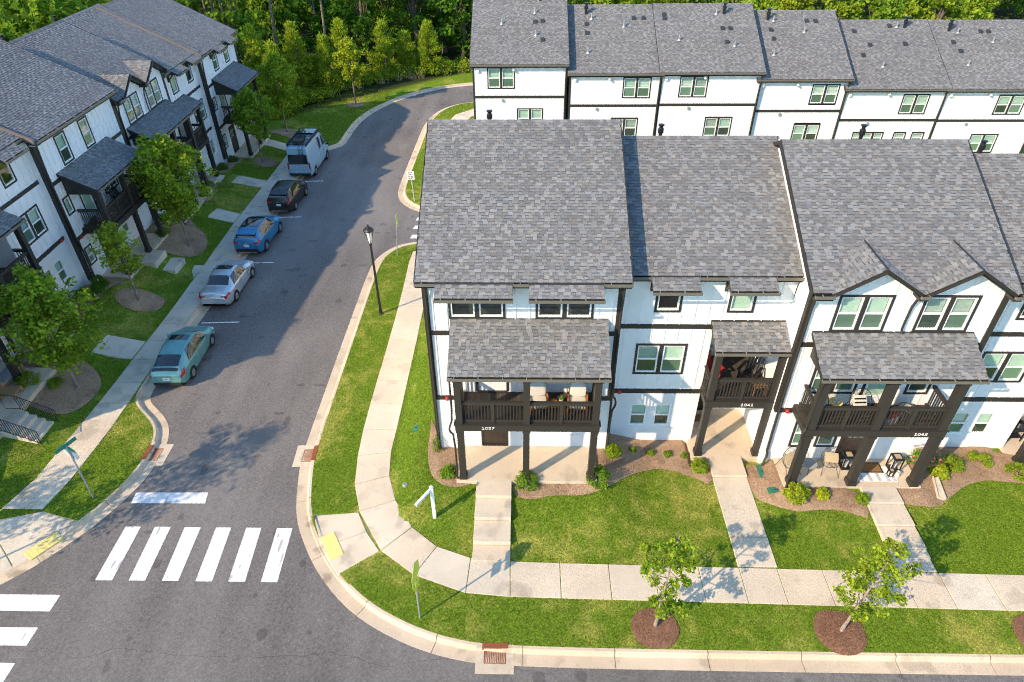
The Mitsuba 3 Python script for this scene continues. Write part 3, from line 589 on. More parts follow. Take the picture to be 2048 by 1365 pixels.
    def door(s, x0, x1, z0, z1, y, dark=True, glass=(0.55, 0.9)):
        m = MB(); t = 0.11 if not dark else 0.14; m.box(x0 - t, x0, y - 0.05, y + 0.05, z0, z1 + t); m.box(x1, x1 + t, y - 0.05, y + 0.05, z0, z1 + t); m.box(x0, x1, y - 0.05, y + 0.05, z1, z1 + t); m.box(x0 - 0.05, x1 + 0.05, y - 0.10, y + 0.04, z0 - 0.04, z0)
        K = s.put('door', m, 'm_trim'); h = z1 - z0; w = x1 - x0; m = MB()
        ga, gb = z0 + h * glass[0], z0 + h * glass[1]; m.box(x0, x1, y - 0.012, y + 0.03, z0, ga); m.box(x0, x1, y - 0.012, y + 0.03, gb, z1); m.box(x0, x0 + 0.13, y - 0.012, y + 0.03, ga, gb); m.box(x1 - 0.13, x1, y - 0.012, y + 0.03, ga, gb)
        if dark:
            for i in range(3):
                a = x0 + 0.13 + i * (w - 0.26 + 0.06) / 3; m.box(a, a + (w - 0.26) / 3 - 0.05, y - 0.022, y - 0.011, z0 + 0.15, ga - 0.12)
            for i in (1, 2): m.box(x0 + 0.13 + i * (w - 0.26) / 3 - 0.015, x0 + 0.13 + i * (w - 0.26) / 3 + 0.015, y - 0.012, y + 0.03, ga, gb)
        s.put('leaf', m, 'm_door_black' if dark else 'm_white', K)
        m = MB(); m.quad([(x0 + 0.13, y + 0.005, ga), (x1 - 0.13, y + 0.005, ga), (x1 - 0.13, y + 0.005, gb), (x0 + 0.13, y + 0.005, gb)]); s.put('pane', m, 'm_glass', K)
        m = MB(); m.quad([(x0 + 0.13, y + 0.04, ga), (x1 - 0.13, y + 0.04, ga), (x1 - 0.13, y + 0.04, gb), (x0 + 0.13, y + 0.04, gb)]); s.put('blind', m, 'm_blind', K)
        m = MB(); m.lathe([(0.0, -0.02), (0.03, -0.01), (0.03, 0.01), (0, 0.02)], (x1 - 0.07, y - 0.05, z0 + h * 0.46), 8); m.box(x1 - 0.09, x1 - 0.05, y - 0.03, y - 0.012, z0 + h * 0.5, z0 + h * 0.56); s.put('handle', m, 'm_bronze', K)
    def bell(s, x, z, y=-0.05):
        m = MB(); m.mesh(trimesh.creation.icosphere(subdivisions=2, radius=0.085)); m.v[-1] = m.v[-1] * [1, 0.7, 1] + [x, y - 0.06, z]; m.box(x - 0.07, x + 0.07, y - 0.02, y + 0.01, z - 0.07, z + 0.07); s.put('alarm_bell', m, 'm_red', smooth=True)
    def lamp(s, x, z, y=0.0):
        m = MB(); m.box(x - 0.06, x + 0.06, y - 0.03, y, z - 0.06, z + 0.06); m.lathe([(0.0, 0.12), (0.06, 0.08), (0.075, -0.1), (0.0, -0.1)], (x, y - 0.11, z), 8); m.beam((x, y - 0.02, z + 0.03), (x, y - 0.11, z + 0.1), 0.02, 0.02); s.put('wall_lamp', m, 'm_steel')
    def number(s, txt, x, z, y, h=0.125):
        t = meshkit.text_mesh(txt, h, 0.012, bold=False); v = t.vertices; m = MB(); m.add(np.column_stack([x + v[:, 0] * 1.15, y - v[:, 2], z + v[:, 1]]), t.faces); s.put('house_number', m, 'm_white', label=f'white house number {txt} on the dark porch beam')
    def flue(s, x, y, z, h=0.9):
        m = MB(); m.tube([(x, y, z - 0.3), (x, y, z + h)], 0.075, 10); m.lathe([(0.075, 0), (0.12, 0.04), (0.12, 0.22), (0.08, 0.26), (0.08, 0.3)], (x, y, z + h * 0.62), 10); m.lathe([(0.07, 0), (0.13, 0.05), (0.13, 0.09), (0, 0.11)], (x, y, z + h), 10); s.put('flue_pipe', m, 'm_black')
    def rake(s, x0, x1, y0, z0, y1, z1, up=0.03):
        m = MB(); m.hexa([(x0, y0, z0 - 0.2), (x1, y0, z0 - 0.2), (x1, y1, z1 - 0.2), (x0, y1, z1 - 0.2), (x0, y0, z0 + up), (x1, y0, z0 + up), (x1, y1, z1 + up), (x0, y1, z1 + up)]); s.put('rake_board', m, 'm_trim')
    def ridgecap(s, x0, x1, y, z):
        x = x0; m = MB()
        while x < x1:
            b = min(x + 0.14, x1); h = 0.035
            m.add([(x, y - 0.15, z - 0.075 + h), (b + 0.1, y - 0.15, z - 0.075 + 0.012), (b + 0.1, y, z + 0.015), (x, y, z + h), (b + 0.1, y + 0.15, z - 0.06), (x, y + 0.15, z - 0.06 + 0.015)], [[0, 1, 2, 3], [3, 2, 4, 5]], (R.uniform(0.2, 0.8), 0.5)); x += 0.14
        s.put('ridge_cap', m, 'm_shingle', kind='stuff')

EAVE = 8.40; ED = 0.38; RY_ = 0     # eave edge, its overhang, ridge
def roof_main(h, x0, x1, exts=(), row=0.135, ridge=True, back=True):
    """front plane, its lower extensions over the brackets, back plane"""
    if row: pass
    for (a, b, e) in exts:
        h.slope('roof_extension', a, b, -ED - e, EAVE - e * 0.5, -ED, EAVE, row, parts=110)
        h.gutter(a - 0.02, b + 0.02, -ED - e - 0.005, EAVE - e * 0.5 - 0.01)
    h.slope('roof', x0, x1, -ED, EAVE, h.ry, h.rz, row, parts=300)
    if back: h.slope('back_roof', x0, x1, h.d + 0.3, h.rz - (h.d + 0.3 - h.ry) * 0.5, h.ry, h.rz, 0.135 if h.hi == 2 else 0, tone=(0.2, 0.8))
    if ridge: h.ridgecap(x0, x1, h.ry, h.rz)
    h.rake(x0 - 0.03, x0 + 0.0, -ED, EAVE, h.ry, h.rz); h.rake(x1, x1 + 0.03, -ED, EAVE, h.ry, h.rz)
    pts = sorted([(a, b) for a, b, _ in exts]); cur = x0
    for a, b in pts + [(x1, None)]:
        if a - cur > 0.1: h.gutter(cur, a, -ED - 0.005, EAVE - 0.01)
        cur = b
    m = MB(); m.box(x0, x1, -ED + 0.02, 0.0, EAVE - 0.22, EAVE - 0.19); h.put('soffit', m, 'm_white')
    m = MB(); m.box(x0, x1, -ED, -ED + 0.02, EAVE - 0.24, EAVE - 0.12); h.put('fascia', m, 'm_trim')
B1A, B1B, B2A, B2B = 2.62, 2.83, 5.86, 6.05
def porch(h, x0, x1, dep, ztop, cols, deck_y1=0.0, number=None, rails=True, left=True, right=True, numx=None, cw=0.25, row=0.135, floor=True, wing=0.16):
    """porch with balcony: columns at cols, roof meeting the facade at ztop"""
    yf = -dep; ze = ztop - (dep + 0.2) * 0.5; zd = 3.0
    h.slope('porch_roof', x0 - wing, x1 + wing * 1.6, yf - 0.2, ze, 0.0, ztop, row, parts=300)
    h.gutter(x0 - wing, x1 + wing * 1.6, yf - 0.205, ze - 0.01)
    m = MB(); m.box(x0, x1, yf + 0.0, yf + 0.2, ze - 0.32, ze - 0.06); m.box(x0, x0 + 0.14, yf + 0.2, -0.02, ze - 0.32, ze - 0.1); m.box(x1 - 0.14, x1, yf + 0.2, -0.02, ze - 0.32, ze - 0.1)
    for xx in (x0, x1 - 0.05):
        v = [(xx, yf, ze - 0.1), (xx, -0.01, ze - 0.1), (xx, -0.01, ztop - 0.16), (xx + 0.05, yf, ze - 0.1), (xx + 0.05, -0.01, ze - 0.1), (xx + 0.05, -0.01, ztop - 0.16)]
        m.add(v, [[0, 1, 2], [3, 5, 4]]); m.add(v, [[0, 3, 4, 1], [1, 4, 5, 2], [2, 5, 3, 0]])
    h.put('porch_header', m, 'm_trim')
    for c in cols:
        h.column(c, yf + 0.13, 0.0, 2.73, cw); h.column(c, yf + 0.13, zd + 0.06, ze - 0.32, cw, base=False)
    m = MB(); m.box(x0 - 0.02, x1 + 0.02, yf - 0.01, yf + 0.27, 2.73, 3.03); m.box(x0 - 0.02, x0 + 0.16, yf + 0.27, -0.02, 2.73, 2.99); m.box(x1 - 0.16, x1 + 0.02, yf + 0.27, -0.02, 2.73, 2.99); m.box(x0 - 0.06, x1 + 0.06, yf - 0.05, yf + 0.29, 3.03, 3.06); h.put('beam', m, 'm_trim')
    h.deck(x0, x1, yf + 0.27, deck_y1, zd + 0.03)
    for a, b in zip(cols[:-1], cols[1:]): h.rail((a + cw / 2, yf + 0.13), (b - cw / 2, yf + 0.13), zd + 0.05)
    if left: h.rail((cols[0], yf + 0.26), (cols[0], -0.05), zd + 0.03, post=False)
    if right: h.rail((cols[-1], yf + 0.26), (cols[-1], -0.05), zd + 0.03, post=False)
    if number: h.number(number, numx, 2.83, yf - 0.012)
    if floor:
        m = MB(); m.box(x0 - 0.12, x1 + 0.12, yf - 0.06, deck_y1, -0.35, 0.0, (0.3, 0.35)); h.put('patio', m, 'm_concrete')
    return ze

def house_A(key, xf, hi=2, number=None, seed=1):
    h = House(key, xf, 7.12, hi=hi, seed=seed); w = 7.12
    for x0, x1 in ((0.86, 2.93), (4.02, 6.12)): h.window(x0, x1, 6.60, 8.16, 2, blinds=False, low=False)
    h.window(4.0, 6.08, 3.60, 5.15, 2); h.window(4.17, 4.88, 0.72, 2.0, 1, trim=False); h.window(5.18, 5.88, 0.72, 2.0, 1, trim=False)
    h.holes += [(1.84, 2.98, 0.02, 2.12, 0.0), (1.72, 2.98, 3.05, 5.2, 0.0)]
    h.door(1.92, 2.90, 0.06, 2.06, 0.04); h.door(1.82, 2.92, 3.08, 5.14, 0.04, dark=False, glass=(0.2, 0.9))
    h.facade(-h.found, B1A + 0.05, 'm_brick', 'ground_wall', y=-0.03); h.facade(B1A + 0.05, EAVE - 0.2, 'm_siding', 'upper_wall')
    h.holes = [(a, b, c, d, 0.0) for a, b, c, d, _ in h.holes]
    h.battens(B1B, B2A); h.battens(B2B, EAVE - 0.2)
    h.band(B1A, B1B, 0.17, w - 0.17); h.band(B2A, B2B, 0.17, w - 0.17)
    h.corner(0.0, 0.17, B1A, EAVE - 0.12, side=-1); h.corner(w - 0.17, w, B1A, EAVE - 0.12, side=1)
    m = MB(); m.box(-0.03, 0.05, -0.06, 0.1, -h.found, B1A); m.box(w - 0.05, w + 0.03, -0.06, 0.1, -h.found, B1A); h.put('corner_trim', m, 'm_trim')
    h.shell(EAVE - 0.2, h.ry, h.rz)
    roof_main(h, -0.2, w + 0.22, [(0.52, 3.22, 0.58), (3.78, 6.36, 0.58)])
    for x in (0.75, 3.05, 3.95, 6.2): h.bracket(x, -0.02, EAVE - 0.28, 0.55)
    porch(h, 1.05, 6.45, 1.9, 6.62, [1.20, 3.72, 6.30], number=number, numx=2.02, left=True, right=True, wing=0.14)
    h.spout([(0.12, -ED - 0.06, EAVE - 0.1), (0.12, -0.12, EAVE - 0.35), (0.08, -0.1, 6.0), (0.08, -0.1, -0.3)]); h.spout([(w + 0.1, -ED - 0.06, EAVE - 0.1), (w - 0.02, -0.12, EAVE - 0.35), (w - 0.02, -0.1, 3.0), (w + 0.16, -0.1, 2.7), (w + 0.16, -0.1, 2.4), (w + 0.02, -0.1, 2.1), (w + 0.02, -0.1, -0.3)])
    h.spout([(1.0, -2.1, 5.45), (0.95, -1.9, 5.2), (0.95, -1.85, 3.3), (0.82, -1.95, 2.95), (0.82, -1.95, 2.75), (0.97, -1.85, 2.45), (0.97, -1.85, -0.2)], 0.04)
    h.bell(0.55, 2.72); h.lamp(3.25, 1.55, -0.03); h.lamp(3.3, 4.35)
    h.flue(2.1, h.ry + 2.2, h.rz - 1.2, 0.75)
    return h
def house_B(key, xf, hi=2, number=None, seed=2, found=2.0, ry=5.3):
    h = House(key, xf, 6.4, hi=hi, seed=seed, found=found, ry=ry); w = 6.4; px0, px1, rd = 3.62, 6.3, 1.9
    h.room = 2.1 if hi == 2 else 2.1
    h.window(1.28, 2.26, 6.6, 8.1, 1, blinds=False, low=False); h.window(3.95, 4.92, 6.6, 8.1, 1, low=False)
    h.window(0.79, 2.76, 3.62, 5.13, 2); h.window(0.88, 1.60, 0.78, 2.02, 1, trim=False); h.window(1.88, 2.58, 0.78, 2.02, 1, trim=False)
    al = sbox(px0, -0.4, px1 + 0.2, 6.1)
    h.facade(-h.found, B1A + 0.05, 'm_brick', 'ground_wall', y=-0.03, poly=sbox(0, -h.found, w, B1A + 0.05).difference(al))
    h.holes = [(a, b, c, d, 0.0) for a, b, c, d, _ in h.holes]
    h.facade(B1A + 0.05, EAVE - 0.2, 'm_siding', 'upper_wall', poly=sbox(0, B1A + 0.05, w, EAVE - 0.2).difference(al))
    hl = h.holes; h.holes = hl + [(px0, 99, -1, 6.1, 0.0)]
    h.battens(B1B, B2A, x1=px0); h.battens(B2B, EAVE - 0.2); h.holes = hl
    # the recess behind the porch
    h.holes += [(px0 + 0.15, px0 + 1.15, 3.05, 5.2, rd)]
    m = MB(); m.box(px0 - 0.12, px0, 0.1, rd + 0.14, -0.3, 6.1); h.put('recess_wall', m, 'm_siding')
    m = MB(); m.box(px1, w - 0.01, 0.1, rd + 0.14, -0.3, 6.1); h.put('recess_wall', m, 'm_siding')
    m = MB(); m.box(px0, px1, rd, rd + 0.14, -0.3, 6.1); h.put('recess_wall', m, 'm_siding')
    m = MB(); m.box(px0, px1, 0.0, rd + 0.1, 5.45, 5.5); h.put('recess_ceiling', m, 'm_white')
    h.door(px0 + 0.2, px0 + 1.12, 0.06, 2.06, rd - 0.05); h.door(px0 + 0.25, px0 + 1.15, 3.1, 5.1, rd - 0.05, dark=False, glass=(0.2, 0.9))
    h.band(B1A, B1B, 0.0, px0 - 0.02); h.band(B2A, B2B, 0.0, px0 - 0.1); 
    h.corner(w - 0.16, w, B2A, EAVE - 0.12)
    h.shell(EAVE - 0.2, h.ry, h.rz)
    roof_main(h, 0.02, w - 0.13, [(0.95, 2.62, 0.55), (3.62, 5.28, 0.55)])
    for x in (1.08, 2.5, 3.75, 5.15): h.bracket(x, -0.02, EAVE - 0.26, 0.52)
    porch(h, px0 - 0.02, px1 - 0.02, 0.98, 6.25, [px0 + 0.12, px1 - 0.16], deck_y1=rd, number=number, numx=4.95, left=False, right=False, wing=0.14)
    h.rail((px0 + 0.0, -0.72), (px0 + 0.0, -0.03), 3.03, post=False)
    h.spout([(w - 0.1, -ED - 0.06, EAVE - 0.1), (w - 0.16, -0.1, EAVE - 0.3), (w - 0.16, -0.1, 6.3)])
    h.spout([(px1 + 0.12, -1.0, 5.5), (px1 + 0.08, -0.95, 5.2), (px1 + 0.08, -0.95, 0.25), (px1 + 0.05, -1.15, 0.0)], 0.042)
    h.bell(0.35, 2.72); h.lamp(5.6, 4.5, rd)
    h.flue(2.2, h.ry + 2.2, h.rz - 1.2, 0.8)
    return h
def gable(h, xc, half, za, zapex, yf, row=0.135, parts=40):
    """small gable roof running back into the main plane: apex at xc, eave edges at za"""
    sl = (zapex - za) / half; yb = (zapex - EAVE) / 0.5 - ED
    for sg in (-1, 1):
        e0 = np.array([xc + sg * half, yf, za]); r0 = np.array([xc, yf, zapex]); r1 = np.array([xc, yb, zapex]); e1 = np.array([xc + sg * half, max(-ED + (za - EAVE) / 0.5, yf + 0.02), za])
        mb = MB(); un = np.cross(r0 - e0, [0, 1, 0]) * -sg; un = un / np.linalg.norm(un); un = un if un[2] > 0 else -un
        v = [e0, e1, r1, r0]; mb.add([p for p in v] + [p - un * 0.13 for p in v], [[0, 1, 2, 3], [7, 6, 5, 4], [0, 3, 7, 4], [0, 4, 5, 1]], (0.3, 0.5)); h.put('gable_roof', mb, 'm_trim')
        uy = (r0 - e0) / np.linalg.norm(r0 - e0); ln = np.linalg.norm(r0 - e0); o = e0 if sg < 0 else e0
        def skip(a, b, ln=ln, yb=yb, e1=e1): return yf + a > e1[1] + (yb - e1[1]) * b / ln + 0.22
        n = shingles(h.k, 'shingles', e0, np.array([0, 1.0, 0]), uy, un, yb - yf, ln, row, skip, min(parts, h.left), h.xf, h.seed + 31 + sg + int(xc * 9)); h.left -= n
        m = MB(); m.beam(e0 + [0, -0.012, -0.09], r0 + [0, -0.012, -0.09], 0.025, 0.16, up=(0, 1, 0)); m.v[-1] = m.v[-1]; h.put('rake_board', m, 'm_trim')
        q = MB(); a, b = e0 - un * 0.14, r0 - un * 0.14; q.add([a, b, b + [0, -yf, 0], a + [0, -yf, 0]], [[0, 1, 2, 3]]); h.put('soffit', q, 'm_trim')
def house_C(key, xf, hi=2, number=None, seed=3, found=2.0):
    h = House(key, xf, 6.68, hi=hi, seed=seed, found=found, ry=5.6); w = 6.68
    for a in (0.98, 3.9): h.window(a, a + 1.88, 6.54, 8.10, 2)
    h.window(0.95, 2.75, 3.6, 5.1, 2); h.window(4.6, 5.5, 3.6, 5.1, 1); h.window(0.93, 1.75, 0.7, 2.2, 1); h.window(1.95, 2.77, 0.7, 2.2, 1)
    h.holes += [(2.98, 4.12, 0.02, 2.12, 0.0), (2.98, 4.12, 3.05, 5.2, 0.0)]
    h.door(3.08, 4.02, 0.06, 2.06, 0.04); h.door(3.08, 4.02, 3.08, 5.12, 0.04, dark=False, glass=(0.2, 0.9))
    zt_ = lambda x: max(EAVE - 0.22, *(EAVE + 0.72 - abs(x - c) * 0.62 for c in (2.0, 5.08)))
    xs = np.unique(np.r_[0, w, np.linspace(0.02, w - 0.02, 41), 2.0, 5.08]); p = Polygon([(0, B1A + 0.05)] + [(w, B1A + 0.05)] + [(x, zt_(x)) for x in xs[::-1]]).buffer(0)
    h.facade(-h.found, B1A + 0.05, 'm_brick', 'ground_wall', y=0.0); h.facade(0, 0, 'm_siding', 'upper_wall', poly=p)
    h.battens(B1B, B2A); h.battens(B2B, 0, top=zt_)
    h.band(B1A, B1B, 0.17, w - 0.17); h.band(B2A, B2B, 0.17, w - 0.17)
    h.corner(0.0, 0.17, B1A - 0.0, EAVE - 0.15, side=-1); h.corner(w - 0.17, w, B1A, EAVE - 0.15, side=1)
    h.shell(EAVE - 0.2, h.ry, h.rz)
    def sk(a, b):
        x = a - 0.15; y = -ED + b / math.hypot(1, 0.5); z = EAVE + (y + ED) * 0.5
        return any(abs(x - c) < 1.5 and z < EAVE + 0.98 - abs(x - c) * 0.64 - 0.05 for c in (2.0, 5.08))
    for c in (2.0, 5.08): gable(h, c, 1.53, EAVE - 0.0, EAVE + 0.98, -ED - 0.08)
    sb = (0.98 / 0.5) * math.hypot(1, 0.5)
    cut = shapely.union_all([Polygon([(c + 0.15 - 1.47, -0.1), (c + 0.15 + 1.47, -0.1), (c + 0.15 + 1.47, 0.02), (c + 0.15, sb - 0.08), (c + 0.15 - 1.47, 0.02)]) for c in (2.0, 5.08)])
    h.slope('roof', -0.15, w + 0.12, -ED, EAVE, h.ry, h.rz, 0.135, parts=120, skip=sk, cut=cut); h.ridgecap(-0.15, w + 0.12, h.ry, h.rz)
    h.slope('back_roof', -0.15, w + 0.12, h.d + 0.3, h.rz - (h.d + 0.3 - h.ry) * 0.5, h.ry, h.rz, 0)
    h.rake(-0.19, -0.15, -ED, EAVE, h.ry, h.rz); h.rake(w + 0.12, w + 0.16, -ED, EAVE, h.ry, h.rz)
    for a, b in ((-0.12, 0.55), (3.4, 3.72), (6.5, 6.8)):
        h.gutter(a, b, -ED - 0.09, EAVE - 0.02); m = MB(); m.box(a, b, -ED - 0.08, 0.0, EAVE - 0.26, EAVE - 0.14); h.put('return', m, 'm_trim')
    porch(h, 0.62, 5.78, 1.45, 6.55, [0.80, 3.15, 5.60], number=number, numx=4.62, wing=0.2, cw=0.29)
    h.spout([(0.08, -ED - 0.1, EAVE - 0.12), (0.08, -0.12, EAVE - 0.42), (0.08, -0.1, 6.3), (0.08, -0.1, 0.6), (0.16, -0.12, 0.35), (0.0, -0.3, -0.15)], 0.05); h.spout([(3.55, -ED - 0.1, EAVE - 0.12), (3.5, -0.12, EAVE - 0.4), (3.46, -0.1, 6.75), (3.46, -0.2, 6.6)])
    h.spout([(0.6, -1.65, 5.55), (0.62, -1.45, 5.25), (0.62, -1.42, 3.2), (0.5, -1.5, 2.95), (0.5, -1.5, 2.75), (0.62, -1.45, 2.4), (0.62, -1.45, 0.1), (0.5, -1.7, -0.05)], 0.042)
    h.bell(0.42, 2.72); h.lamp(4.3, 1.6)
    h.flue(3.9, h.ry + 2.2, h.rz - 1.2, 0.9)
    return h
def house_E(key, xf, hi=1, seed=5, found=2.5, brackets=False, w=8.0, porchx=(1.0, 5.95)):
    h = House(key, xf, w, hi=hi, seed=seed, found=found)
    if brackets:
        h.window(2.35, 3.25, 6.55, 8.1, 1); h.window(4.75, 5.65, 6.55, 8.1, 1)
    else:
        h.window(1.75, 2.75, 6.35, 7.95, 1); h.window(4.1, 5.05, 6.35, 7.95, 1)
    h.window(0.45, 1.1, 4.05, 5.05, 1, low=False); h.window(0.45, 1.15, 0.95, 2.05, 1); h.window(4.2, 5.7, 3.55, 5.05, 2); h.window(4.4, 5.1, 0.75, 2.0, 1, trim=False)
    h.holes += [(2.0, 3.15, 0.02, 2.12, 0.0), (1.9, 3.05, 3.05, 5.2, 0.0)]
    h.door(2.1, 3.05, 0.06, 2.06, 0.04); h.door(2.0, 2.95, 3.08, 5.12, 0.04, dark=False, glass=(0.15, 0.92))
    h.facade(-h.found, B1A + 0.05, 'm_brick', 'ground_wall', y=0.0); h.facade(B1A + 0.05, EAVE - 0.2, 'm_siding', 'upper_wall')
    h.battens(B1B, B2A, step=0.45); h.battens(B2B, EAVE - 0.2, step=0.45)
    h.band(B1A, B1B, 0.2, w - 0.2); h.band(B2A, B2B, 0.2, w - 0.2)
    h.corner(0.0, 0.2, 0.3, EAVE - 0.12, side=-1); h.corner(w - 0.2, w, 0.0, EAVE - 0.12, side=1)
    m = MB(); m.box(0.32, 0.38, -0.03, 0.02, 0.35, B1A); h.put('corner_trim', m, 'm_trim')
    h.shell(EAVE - 0.2, h.ry, h.rz)
    roof_main(h, -0.18, w + 0.15, [(1.9, 3.6, 0.5), (4.4, 6.0, 0.5)] if brackets else ())
    if brackets:
        for x in (2.05, 3.45, 4.55, 5.85): h.bracket(x, -0.02, EAVE - 0.26, 0.48)
    m = MB(); m.hexa([(-0.3, -ED - 0.02, EAVE - 0.1), (-0.14, -ED - 0.02, EAVE - 0.1), (-0.14, h.ry, h.rz - 0.1), (-0.3, h.ry, h.rz - 0.1), (-0.3, -ED - 0.02, EAVE + 0.13), (-0.14, -ED - 0.02, EAVE + 0.13), (-0.14, h.ry, h.rz + 0.13), (-0.3, h.ry, h.rz + 0.13)]); h.put('parapet_trim', m, 'm_rake')
    porch(h, *porchx, 1.65, 6.3, [porchx[0] + 0.2, (porchx[0] + porchx[1]) / 2 + 0.3, porchx[1] - 0.2], wing=0.15)
    h.spout([(0.06, -ED - 0.06, EAVE - 0.1), (0.06, -0.14, EAVE - 0.35), (0.06, -0.12, 2.8), (0.2, -0.12, 2.5), (0.2, -0.12, -0.3)], 0.055)
    h.bell(0.6, 2.72)
    return h
pbr('m_rake', (0.20, 0.155, 0.125), 0.6, 0.3)
def lapwall(h, z0, z1, name):
    """lap siding with the window openings cut out, one mesh"""
    mb = MB(); z = z0
    while z < z1:
        zt1 = min(z + 0.17, z1); segs = [(0.0, h.w)]
        cuts = sorted((a - 0.02, b + 0.02) for a, b, c, d, _ in h.holes if c < zt1 - 0.02 and d > z + 0.02)
        for a, b in cuts: segs = [q for (u, v) in segs for q in ((u, min(v, a)), (max(u, b), v)) if q[1] - q[0] > 0.02]
        for u, v in segs: mb.add([(u, -0.014, z), (v, -0.014, z), (v, -0.001, zt1), (u, -0.001, zt1), (u, 0.0, z), (v, 0, z)], [[0, 1, 2, 3], [4, 5, 1, 0]])
        z += 0.17
    h.put(name, mb, 'm_siding')
def house_rear(key, xf, w, wins2, wins1, seed=9, found=3.0, vents=(), lite=False):
    """rear of a townhouse: lap siding, bands, vents on the roof"""
    h = House(key, xf, w, hi=1, seed=seed, found=found)
    for (x, ww, zz, hh, n) in wins2: h.window(x, x + ww, zz, zz + hh, n)
    for (x, ww, zz, hh, n) in wins1: h.window(x, x + ww, zz, zz + hh, n)
    lapwall(h, -0.5, B1A, 'ground_wall'); lapwall(h, B1B, B2A, 'middle_wall'); lapwall(h, B2B, EAVE - 0.2, 'upper_wall')
    h.band(B1A, B1B, 0, w); h.band(B2A, B2B, 0, w); h.corner(0.0, 0.09, -0.5, EAVE - 0.2, side=-1); h.corner(w - 0.05, w, -0.5, EAVE - 0.2, side=1)
    h.shell(EAVE - 0.2, h.ry, h.rz); roof_main(h, -0.2, w + 0.12, row=0.135)
    m = MB(); m.box(w * 0.42, w * 0.42 + 0.2, -0.2, 0, EAVE - 0.5, EAVE - 0.3); m.lathe([(0.02, 0.1), (0.09, 0.0), (0.09, -0.05)], (w * 0.42 + 0.1, -0.24, EAVE - 0.45), 8); h.put('flood_light', m, 'm_sign_back')
    m = MB(); m.box(0.25, 0.45, -0.18, 0, EAVE - 0.62, EAVE - 0.36); h.put('meter_box', m, 'm_white')
    m = MB(); m.box(w * 0.3, w * 0.3 + 0.16, -0.14, 0, B2A - 0.25, B2A - 0.06); h.put('vent_hood', m, 'm_galv')
    h.spout([(w - 0.02, -ED - 0.06, EAVE - 0.1), (w - 0.1, -0.12, EAVE - 0.5), (w - 0.1, -0.1, -0.5)], 0.06)
    for (kind, u, s_) in vents:
        y = -ED + s_ * (h.ry + ED); z = EAVE + s_ * (h.ry + ED) * 0.5; x = u * w; m = MB()
        if kind == 'p': m.tube([(x, y, z - 0.05), (x, y, z + 0.42)], 0.055, 8); m.lathe([(0.16, 0.0), (0.07, 0.12)], (x, y, z + 0.0), 8); h.put('vent_pipe', m, 'm_galv')
        elif kind == 'b':
            m.hexa([(x - 0.15, y - 0.18, z - 0.09), (x + 0.15, y - 0.18, z - 0.09), (x + 0.15, y + 0.2, z + 0.08), (x - 0.15, y + 0.2, z + 0.08), (x - 0.13, y - 0.16, z + 0.1), (x + 0.13, y - 0.16, z + 0.1), (x + 0.13, y + 0.15, z + 0.16), (x - 0.13, y + 0.15, z + 0.16)]); h.put('roof_vent', m, 'm_vent')
        else: m.tube([(x, y, z - 0.1), (x, y, z + 0.75)], 0.1, 10); m.lathe([(0.1, 0), (0.16, 0.04), (0.16, 0.22), (0.1, 0.26)], (x, y, z + 0.32), 10); m.lathe([(0.1, 0), (0.18, 0.05), (0.18, 0.1), (0, 0.12)], (x, y, z + 0.7), 10); h.put('flue_pipe', m, 'm_black')
    return h

# the front row: floors 0.75, 0.20, 0.45 and 0.20 m above the pavement datum
KA, KB, KC, KD = (away((CAM_H - z) / (CAM_H - 0.45)) for z in (0.75, 0.20, 0.45, 0.20))
k = thing('townhouse', 'corner townhouse numbered 1037 with the widest grey roof, right of the side street', 'townhouse'); house_A(k, KA @ XF(-3.62, 20.24, 0.45), 2, '1037', 1)
k = thing('townhouse', 'townhouse numbered 1041 with a narrow recessed balcony and two bracketed roof extensions', 'townhouse'); house_B(k, KB @ XF(3.5, 20.71, 0.45), 2, '1041', 2)
k = thing('townhouse', 'townhouse numbered 1045 with two front gables above a wide balcony', 'townhouse'); house_C(k, KC @ XF(9.84, 19.64, 0.45), 2, '1045', 3)
k = thing('townhouse', 'townhouse cut by the right edge of the photo, next to number 1045', 'townhouse'); house_B(k, KD @ XF(16.52, 20.39, 0.40), 2, None, 4, ry=4.7)
# the left row, its fronts towards the side street
LW = [('E', 17.9, -25.0, 0.95, 'shaded townhouse at the left edge behind the concrete stairs, only its ground floor in view'),
      ('B', 25.9, -25.05, 0.98, 'shaded left townhouse, second from the camera, behind the two nearest left trees'),
      ('E', 32.3, -24.55, 0.70, 'shaded left townhouse with two single third floor windows and a wide balcony roof'),
      ('C', 40.4, -24.60, 0.05, 'shaded left townhouse with two small gables'),
      ('B', 47.1, -25.0, -0.42, 'shaded left townhouse between the gabled one and the end one of its row'),
      ('F', 52.9, -24.55, -0.65, 'shaded end townhouse of the left row, nearest the woods')]
for n_, (ty, y, x, z, lab) in enumerate(LW):
    k = thing('townhouse', lab, 'townhouse'); q = math.pi / 2
    if ty == 'B': house_B(k, XF(x, y, z, q, mx=6.4) if n_ == 1 else XF(x, y, z, q, mx=6.4), 1, None, 20 + n_, 3.5, ry=6.0)
    elif ty == 'C': house_C(k, XF(x, y, z, q), 1, None, 20 + n_, 3.5)
    elif ty == 'E': house_E(k, XF(x, y, z, q), 1, 20 + n_, 3.5)
    else: house_E(k, XF(x, y, z, q), 1, 20 + n_, 3.5, True, w=7.4, porchx=(1.4, 6.2))
